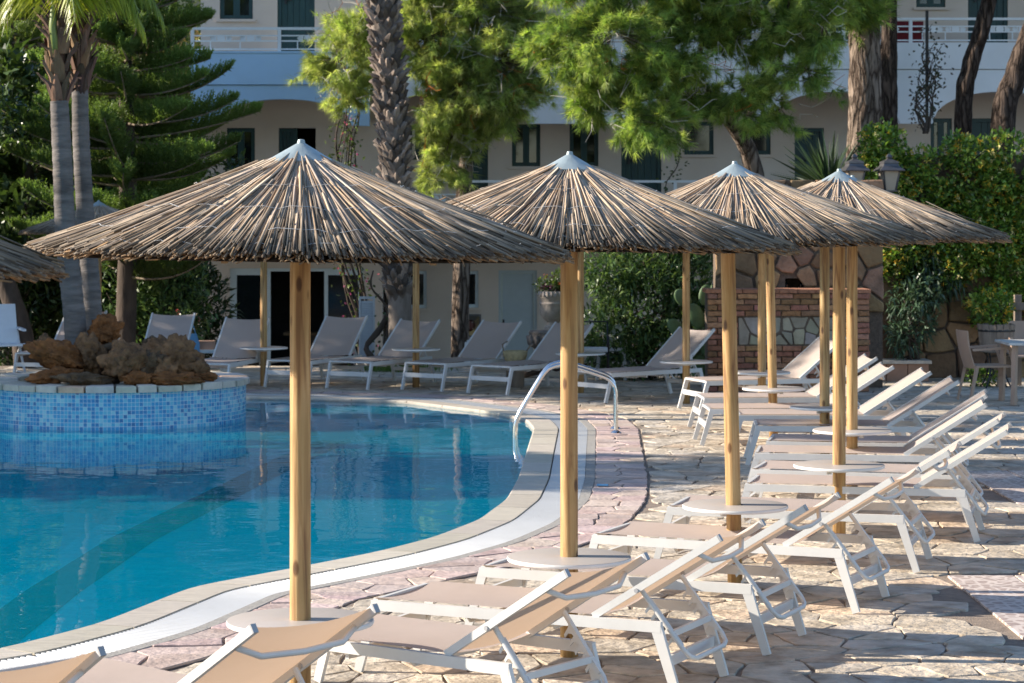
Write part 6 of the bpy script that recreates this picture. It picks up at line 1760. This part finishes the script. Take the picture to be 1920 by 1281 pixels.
# café chairs and table at the right
def cafe_chair(label, x, y, rz):
    t = thing('cafe_chair', label, 'armchair', (x, y, 0.004), rz, 'tan resin café armchairs')
    b = MB(); b.prism([(-.22, -.23), (.24, -.22), (.24, .22), (-.22, .23)], .415, .44, inset=.012); b.build('seat', M['resin'], t, smooth=40)
    b = MB(); vs = []
    for i in range(7):
        v = i / 6; z = .40 + .46 * v; xo = -.215 - .10 * v - .02 * math.sin(v * 3)
        for j in range(7):
            u = j / 6 * 2 - 1; vs.append((xo - .03 * (1 - u * u), u * (.20 + .01 * v), z))
    fs = [(i * 7 + j, i * 7 + j + 1, i * 7 + 8 + j, i * 7 + 7 + j) for i in range(6) for j in range(6)]
    nv = len(vs); vs += [(v[0] - .016, v[1], v[2]) for v in vs]; fs += [tuple(nv + k for k in reversed(f)) for f in fs]
    rimv = [j for j in range(7)] + [i * 7 + 6 for i in range(1, 7)] + [6 * 7 + j for j in range(5, -1, -1)] + [i * 7 for i in range(5, 0, -1)]
    fs += [(rimv[k], rimv[(k + 1) % len(rimv)], nv + rimv[(k + 1) % len(rimv)], nv + rimv[k]) for k in range(len(rimv))]
    b.add(vs, fs); b.build('backrest', M['resin'], t, smooth=60)
    for s in (-1, 1):
        b = MB(); b.bar((.23, s * .225, .42), (.28, s * .245, 0), .045, .035, w2=.03, h2=.028); b.build('leg', M['resin'], t)
        b = MB(); b.bar((-.21, s * .215, .42), (-.30, s * .235, 0), .045, .035, w2=.03, h2=.028); b.build('leg', M['resin'], t)
        b = MB(); b.bar((-.27, s * .235, .63), (.20, s * .250, .655), .045, .028); b.bar((.19, s * .250, .65), (.25, s * .235, .43), .04, .03); b.build('armrest', M['resin'], t)
    return t
cA = Vector(gx(1852, 752)); cafe_chair('tan café armchair seen from the side, turned to the table at the right edge', cA.x, cA.y, math.radians(8))
cB = Vector(gx(1905, 728)); cafe_chair('tan café armchair behind the table, cut off by the right edge', cB.x + .1, cB.y, math.radians(-80))
tb = Vector(gx(1925, 756)); t = thing('cafe_table', 'square café table with a pale stone top at the right edge', 'table', (tb.x + .12, tb.y, 0))
b = MB(); b.prism([(-.42, -.42), (.42, -.42), (.42, .42), (-.42, .42)], .715, .745, inset=.006); b.build('table_top', M['marble'], t)
for sx in (-1, 1):
    for sy in (-1, 1):
        b = MB(); b.bar((sx * .33, sy * .33, .71), (sx * .35, sy * .35, 0.004), .055, .055); b.build('leg', M['resin'], t)
# half barrel planter, wire stand, post at the right
bb_ = px(1868, 700, 31.4); t = thing('barrel_planter', 'weathered half barrel planter on a black iron stand behind the café chair', 'planter', (bb_.x, 31.4, 0)); zt = EYE - (608 - HOR) * 31.4 / FPX
for k in range(16):
    a = 2 * math.pi * k / 16; b = MB(); b.bar((.19 * math.cos(a), .19 * math.sin(a), zt - .36), (.235 * math.cos(a), .235 * math.sin(a), zt + random.uniform(-.01, .01)), .086, .02, up=(math.cos(a), math.sin(a), 0)); b.build('stave', M['weathered'], t)
for zc, rr in ((zt - .30, .207), (zt - .08, .238)): 
    b = MB(); b.lathe([(rr, zc - .015), (rr + .004, zc), (rr, zc + .015)], 24, caps=False); b.build('hoop', M['iron'], t, smooth=180)
b = MB(); b.lathe([(.001, zt - .03), (.2, zt - .04)], 16, caps=False); b.build('soil', M['ground'], t)
b = MB(); zs = zt - .37
for k in range(4):
    a = math.pi / 4 + k * math.pi / 2; ca, sa = math.cos(a), math.sin(a)
    b.tube(bez((.16 * ca, .16 * sa, zs), (.06 * ca, .06 * sa, zs * .5), (.24 * ca, .24 * sa, 0.006), 10), .011, 6)
    b.tube([(.10 * ca + .05 * math.cos(u) * ca, .10 * sa + .05 * math.cos(u) * sa, zs * .45 + .05 * math.sin(u)) for u in np.linspace(0, 5.6, 14)], .007, 5)
b.lathe([(.15, zs), (.17, zs), (.17, zs + .012), (.15, zs + .012)], 20, caps=False); b.build('iron_stand', M['iron'], t, smooth=60)
pp_ = px(1908, 660, 31.9); t = thing('wooden_post', 'rough wooden post with a short cross piece at the right edge', 'post', (pp_.x, 31.9, 0)); zt2 = EYE - (553 - HOR) * 31.9 / FPX
b = MB(); b.box(-.045, .045, -.045, .045, 0, zt2); b.build('upright', M['weathered'], t); b = MB(); b.box(-.12, .40, -.075, -.047, zt2 - .20, zt2 - .10); b.build('cross_piece', M['weathered'], t)
shrub('flower_plant', 'low leafy plant under the barrel stand', 'plant', (bb_.x - .15, 31.7, 0), [(0, 0, .12, .25, .15, .12)], 260, .07, .035, GREEN_HED, 152, stems=3)
shrub('flower_plant', 'short shrub with yellow flowers growing in the barrel planter', 'plant', (bb_.x, 31.4, zt - .04), [(0, 0, .28, .22, .18, .24), (-.2, 0, .3, .15, .12, .12)], 650, .07, .04, GREEN_HED, 153, stems=4, flowers=(26, [(.62, .36, .03), (.72, .50, .10)], .05, 0))
# white folding chair at the far left
fc = Vector((X(2, 34.3), 34.3)); t = thing('folding_chair', 'white plastic folding chair cut off by the left edge', 'chair', (fc.x, fc.y, 0.004), math.radians(25))
b = MB(); vs = []
for z, y in ((.42, .0), (.62, .04), (.98, .16)):
    vs += [(-.24, y, z), (.24, y, z), (.24, y + .03, z), (-.24, y + .03, z)]
b.add(vs, [(0, 1, 5, 4), (4, 5, 9, 8), (3, 7, 6, 2), (7, 11, 10, 6), (8, 9, 10, 11), (0, 4, 7, 3), (4, 8, 11, 7), (1, 2, 6, 5), (5, 6, 10, 9), (0, 3, 2, 1)]); b.build('backrest', M['plasticwhite'], t)
b = MB(); b.prism([(-.24, -.42), (.24, -.42), (.24, .0), (-.24, .0)], .40, .43, inset=.01); b.build('seat', M['plasticwhite'], t)
for s in (-1, 1):
    b = MB(); b.tube(bez((s * .25, .08, .60), (s * .26, -.05, .30), (s * .26, -.38, .012), 10), .018, 8); b.build('leg', M['plasticwhite'], t, smooth=180)
    b = MB(); b.tube(bez((s * .25, -.36, .42), (s * .26, .10, .40), (s * .26, .22, .012), 10), .018, 8); b.tube([(s * .26, -.38, .014), (s * .26, .22, .014)], .014, 6); b.build('leg', M['plasticwhite'], t, smooth=180)
    b = MB(); b.bar((s * .26, .07, .64), (s * .26, -.32, .62), .05, .03); b.build('armrest', M['plasticwhite'], t)
# basket with cloth on the lounger head
bk = px(966, 686, 31.6); t = thing('straw_basket', 'round straw basket with handles standing beside a far sun lounger', 'basket', (bk.x, 31.6, 0.0))
hz_ = bk.z
b = MB(); b.lathe([(.09, .30), (.13, .34), (.16, .42), (.165, .47), (.155, .475), (.15, .43), (.001, .33)], 20, caps=True); b.build('basket_body', M['basket'], t, smooth=50)
b = MB(); b.lathe([(.12, .004), (.12, .30), (.001, .301)], 14, caps=False); b.build('stool', M['weathered'], t, smooth=40)
b = MB(); b.tube([(-.15, 0, .46), (-.17, .0, .56), (-.10, 0, .60)], .01, 6); b.tube([(.14, 0, .46), (.2, 0, .54), (.24, 0, .56)], .01, 6); b.build('handle', M['weathered'], t, smooth=180)
# crates, bag and box in the shade near the hotel corner
for nm, lab, cat, x0_, x1_, y0_, y1_, d, m in [('wooden_crate', 'brown wooden crate in the shade behind the island rocks', 'crate', 322, 352, 628, 668, 35.2, 'weathered'), ('cardboard_box', 'flat brown box standing on the low table by the hotel corner', 'box', 372, 402, 640, 655, 35.0, 'terracotta')]:
    p0 = px(x0_, y1_, d); p1_ = px(x1_, y0_, d); zb_ = 0 if nm == 'wooden_crate' else p0.z
    t = thing(nm, lab, cat, ((p0.x + p1_.x) / 2, d, max(0, zb_))); w = (p1_.x - p0.x) / 2; h = p1_.z - max(0, zb_)
    if nm == 'wooden_crate':
        nslat = 5
        for k in range(nslat):
            b = MB(); b.box(-w, w, -.15, -.135, h * k / nslat + .01, h * (k + 1) / nslat - .012); b.box(-w, w, .135, .15, h * k / nslat + .01, h * (k + 1) / nslat - .012); b.build('slat', M[m], t)
        b = MB(); b.box(-w + .001, -w + .03, -.134, .134, 0, h); b.box(w - .03, w - .001, -.134, .134, 0, h); b.build('end_panel', M[m], t)
    else:
        b = MB(); b.box(-w, w, -.12, .12, 0.002, h); b.build('box_body', M[m], t)
        b = MB(); b.box(-w - .004, w + .004, -.124, .124, h + .001, h + .008); b.build('box_lid', M[m], t)
lt = px(388, 657, 35.0); t = thing('low_table', 'small low table beside the hotel corner holding a flat box', 'table', (lt.x, 35.0, 0)); b = MB(); b.prism([(-.3, -.2), (.3, -.2), (.3, .2), (-.3, .2)], lt.z - .03, px(0, 655, 35).z, inset=.004); b.build('table_top', M['aluframe'], t)
for sx in (-.26, .26):
    for sy in (-.16, .16):
        b = MB(); b.tube([(sx, sy, .0), (sx, sy, lt.z - .03)], .012, 6); b.build('leg', M['iron'], t)
bg_ = px(360, 655, 34.8); t = thing('beach_bag', 'blue bag hanging beside the flat box near the hotel corner', 'bag', (bg_.x, 34.8, 0.0)); zt3 = px(0, 626, 34.8).z
b = MB(); n = 9
b.lathe([(.10, .004), (.115, .12), (.11, .4), (.075, zt3 - .03), (.07, zt3)], 10, caps=True); b.v = [(x, y * .55, z) for x, y, z in b.v]; b.build('bag_body', M['bluebag'], t, smooth=50)
b = MB(); b.tube(bez((-.05, 0, zt3), (0, 0, zt3 + .25), (.05, 0, zt3), 10), .008, 6); b.build('handle', M['bluebag'], t, smooth=180)
# white louvred shutter leaning by the sliding door
sh = px(688, 700, 37.0); t = thing('louvred_shutter', 'white louvred shutter standing beside the sliding doors', 'shutter', (sh.x, 37.0, -.1)); hh = px(0, 556, 37.0).z + .1; w = 15 * 37.0 / FPX
b = MB(); b.box(-w, -w + .03, -.02, .02, 0, hh); b.box(w - .03, w, -.02, .02, 0, hh); b.box(-w + .03, w - .03, -.02, .02, hh - .04, hh); b.box(-w + .03, w - .03, -.02, .02, 0, .04); b.build('frame', M['shutterpaint'], t)
nl = int((hh - .1) / .038)
for k in range(nl):
    b = MB(); z = .05 + k * .038; b.bar((-w + .031, 0, z + .02), (w - .031, 0, z + .02), .006, .045, up=(0, .6, 1)); b.build('slat', M['shutterpaint'], t)
# white cabinet below the wall heater, and its shade neighbours
cbn = px(878, 700, 41.5); t = thing('white_cabinet', 'low white cabinet under the wall heater', 'cabinet', (cbn.x, 41.5, -1.14)); h = px(0, 637, 41.5).z + 1.14; w = .24
b = MB(); b.box(-w, w, -.2, .2, 0, h); b.build('cabinet_body', M['whitewall'], t); b = MB(); b.box(-w + .015, w - .015, -.222, -.202, .04, h - .03); b.build('cabinet_door', M['whitewall'], t)
# bistro table and chairs half hidden in the oleander
bc = px(1150, 700, 32.3); t = thing('bistro_chair', 'black wire chair with a white cushion half hidden by the oleander', 'chair', (X(1112, 32.2), 32.2, 0.003)); sh_ = .42
b = MB()
for sx in (-.2, .2):
    for sy in (-.2, .2): b.tube([(sx, sy, 0), (sx, sy, sh_ if sy < 0 else .82)], .011, 6)
for a_, c_ in (((-.2, -.2, sh_), (.2, -.2, sh_)), ((-.2, .2, sh_), (.2, .2, sh_)), ((-.2, -.2, sh_), (-.2, .2, sh_)), ((.2, -.2, sh_), (.2, .2, sh_)), ((-.2, .2, .82), (.2, .2, .82)), ((-.2, -.2, .64), (-.2, .2, .64)), ((.2, -.2, .64), (.2, .2, .64)), ((-.2, -.2, sh_), (-.2, -.2, .64)), ((.2, -.2, sh_), (.2, -.2, .64))): b.tube([a_, c_], .011, 6)
b.build('chair_frame', M['iron'], t, smooth=180); b = MB(); b.prism([(-.2, -.2), (.2, -.2), (.2, .2), (-.2, .2)], sh_ + .012, sh_ + .06, inset=.015); b.build('cushion', M['plasticwhite'], t)
t = thing('white_chair', 'tall backed white chair against the oleander leaves', 'chair', (X(1150, 33.0), 33.0, 0.003), math.radians(-12)); b = MB(); b.prism([(-.2, -.2), (.2, -.2), (.2, .2), (-.2, .2)], .40, .44, inset=.01); b.build('seat', M['plasticwhite'], t)
b = MB(); b.prism([(-.19, .44), (.19, .44), (.17, .74), (-.17, .74)], -.225, -.20, M=Matrix.Rotation(math.radians(90), 4, 'X'), inset=.006); b.build('backrest', M['plasticwhite'], t)
for sx in (-.17, .17):
    for sy in (-.17, .17): b = MB(); b.bar((sx, sy, .40), (sx * 1.15, sy * 1.15, 0), .035, .035); b.build('leg', M['plasticwhite'], t)
# flowers by the hotel corner
shrub('flower_plant', 'small plant with pink and white flowers by the hotel corner', 'flowers', (X(345, 35.6), 35.6, .45), [(0, 0, .25, .22, .15, .16), (.15, 0, .2, .15, .1, .15)], 400, .07, .035, GREEN_DK, 154, stems=4, flowers=(16, [(.55, .08, .12), (.6, .5, .5)], .05, 0))
# grass tuft round the date palm foot
r_ = np.random.default_rng(160); n = 900; c = np.stack([r_.normal(0, .3, n), r_.normal(-.25, .16, n), np.full(n, 0.005)], 1); d = np.stack([r_.normal(0, .4, n), r_.normal(0, .4, n), np.ones(n)], 1)
V = leaf_quads(c, d, r_.normal(size=(n, 3)), .10 * r_.uniform(.5, 1.3, n), .012); V += np.array([dp0.x, dp0.y - .3, 0]); go = np_mesh('grass', V, 4, M['leaf'], None, np.repeat(np.array([(.09, .16, .02)]) * r_.uniform(.7, 1.4, (n, 1)), 2, 0)); go['kind'] = 'stuff'; go['label'] = 'bright green grass tuft at the foot of the date palm'

# small blue strip left on the pink stones
bs = Vector(gx(1130, 912)); b = MB(); b.prism([(-.05, -.03), (.045, -.035), (.05, .02), (-.045, .03)], 0, .012, inset=.004)
o = b.build('plastic_strip', M['bluebag']); o.location = (bs.x, bs.y, .006); tag(o, 'small blue plastic strip lying on the pink stones beside the pool', 'plastic strip')
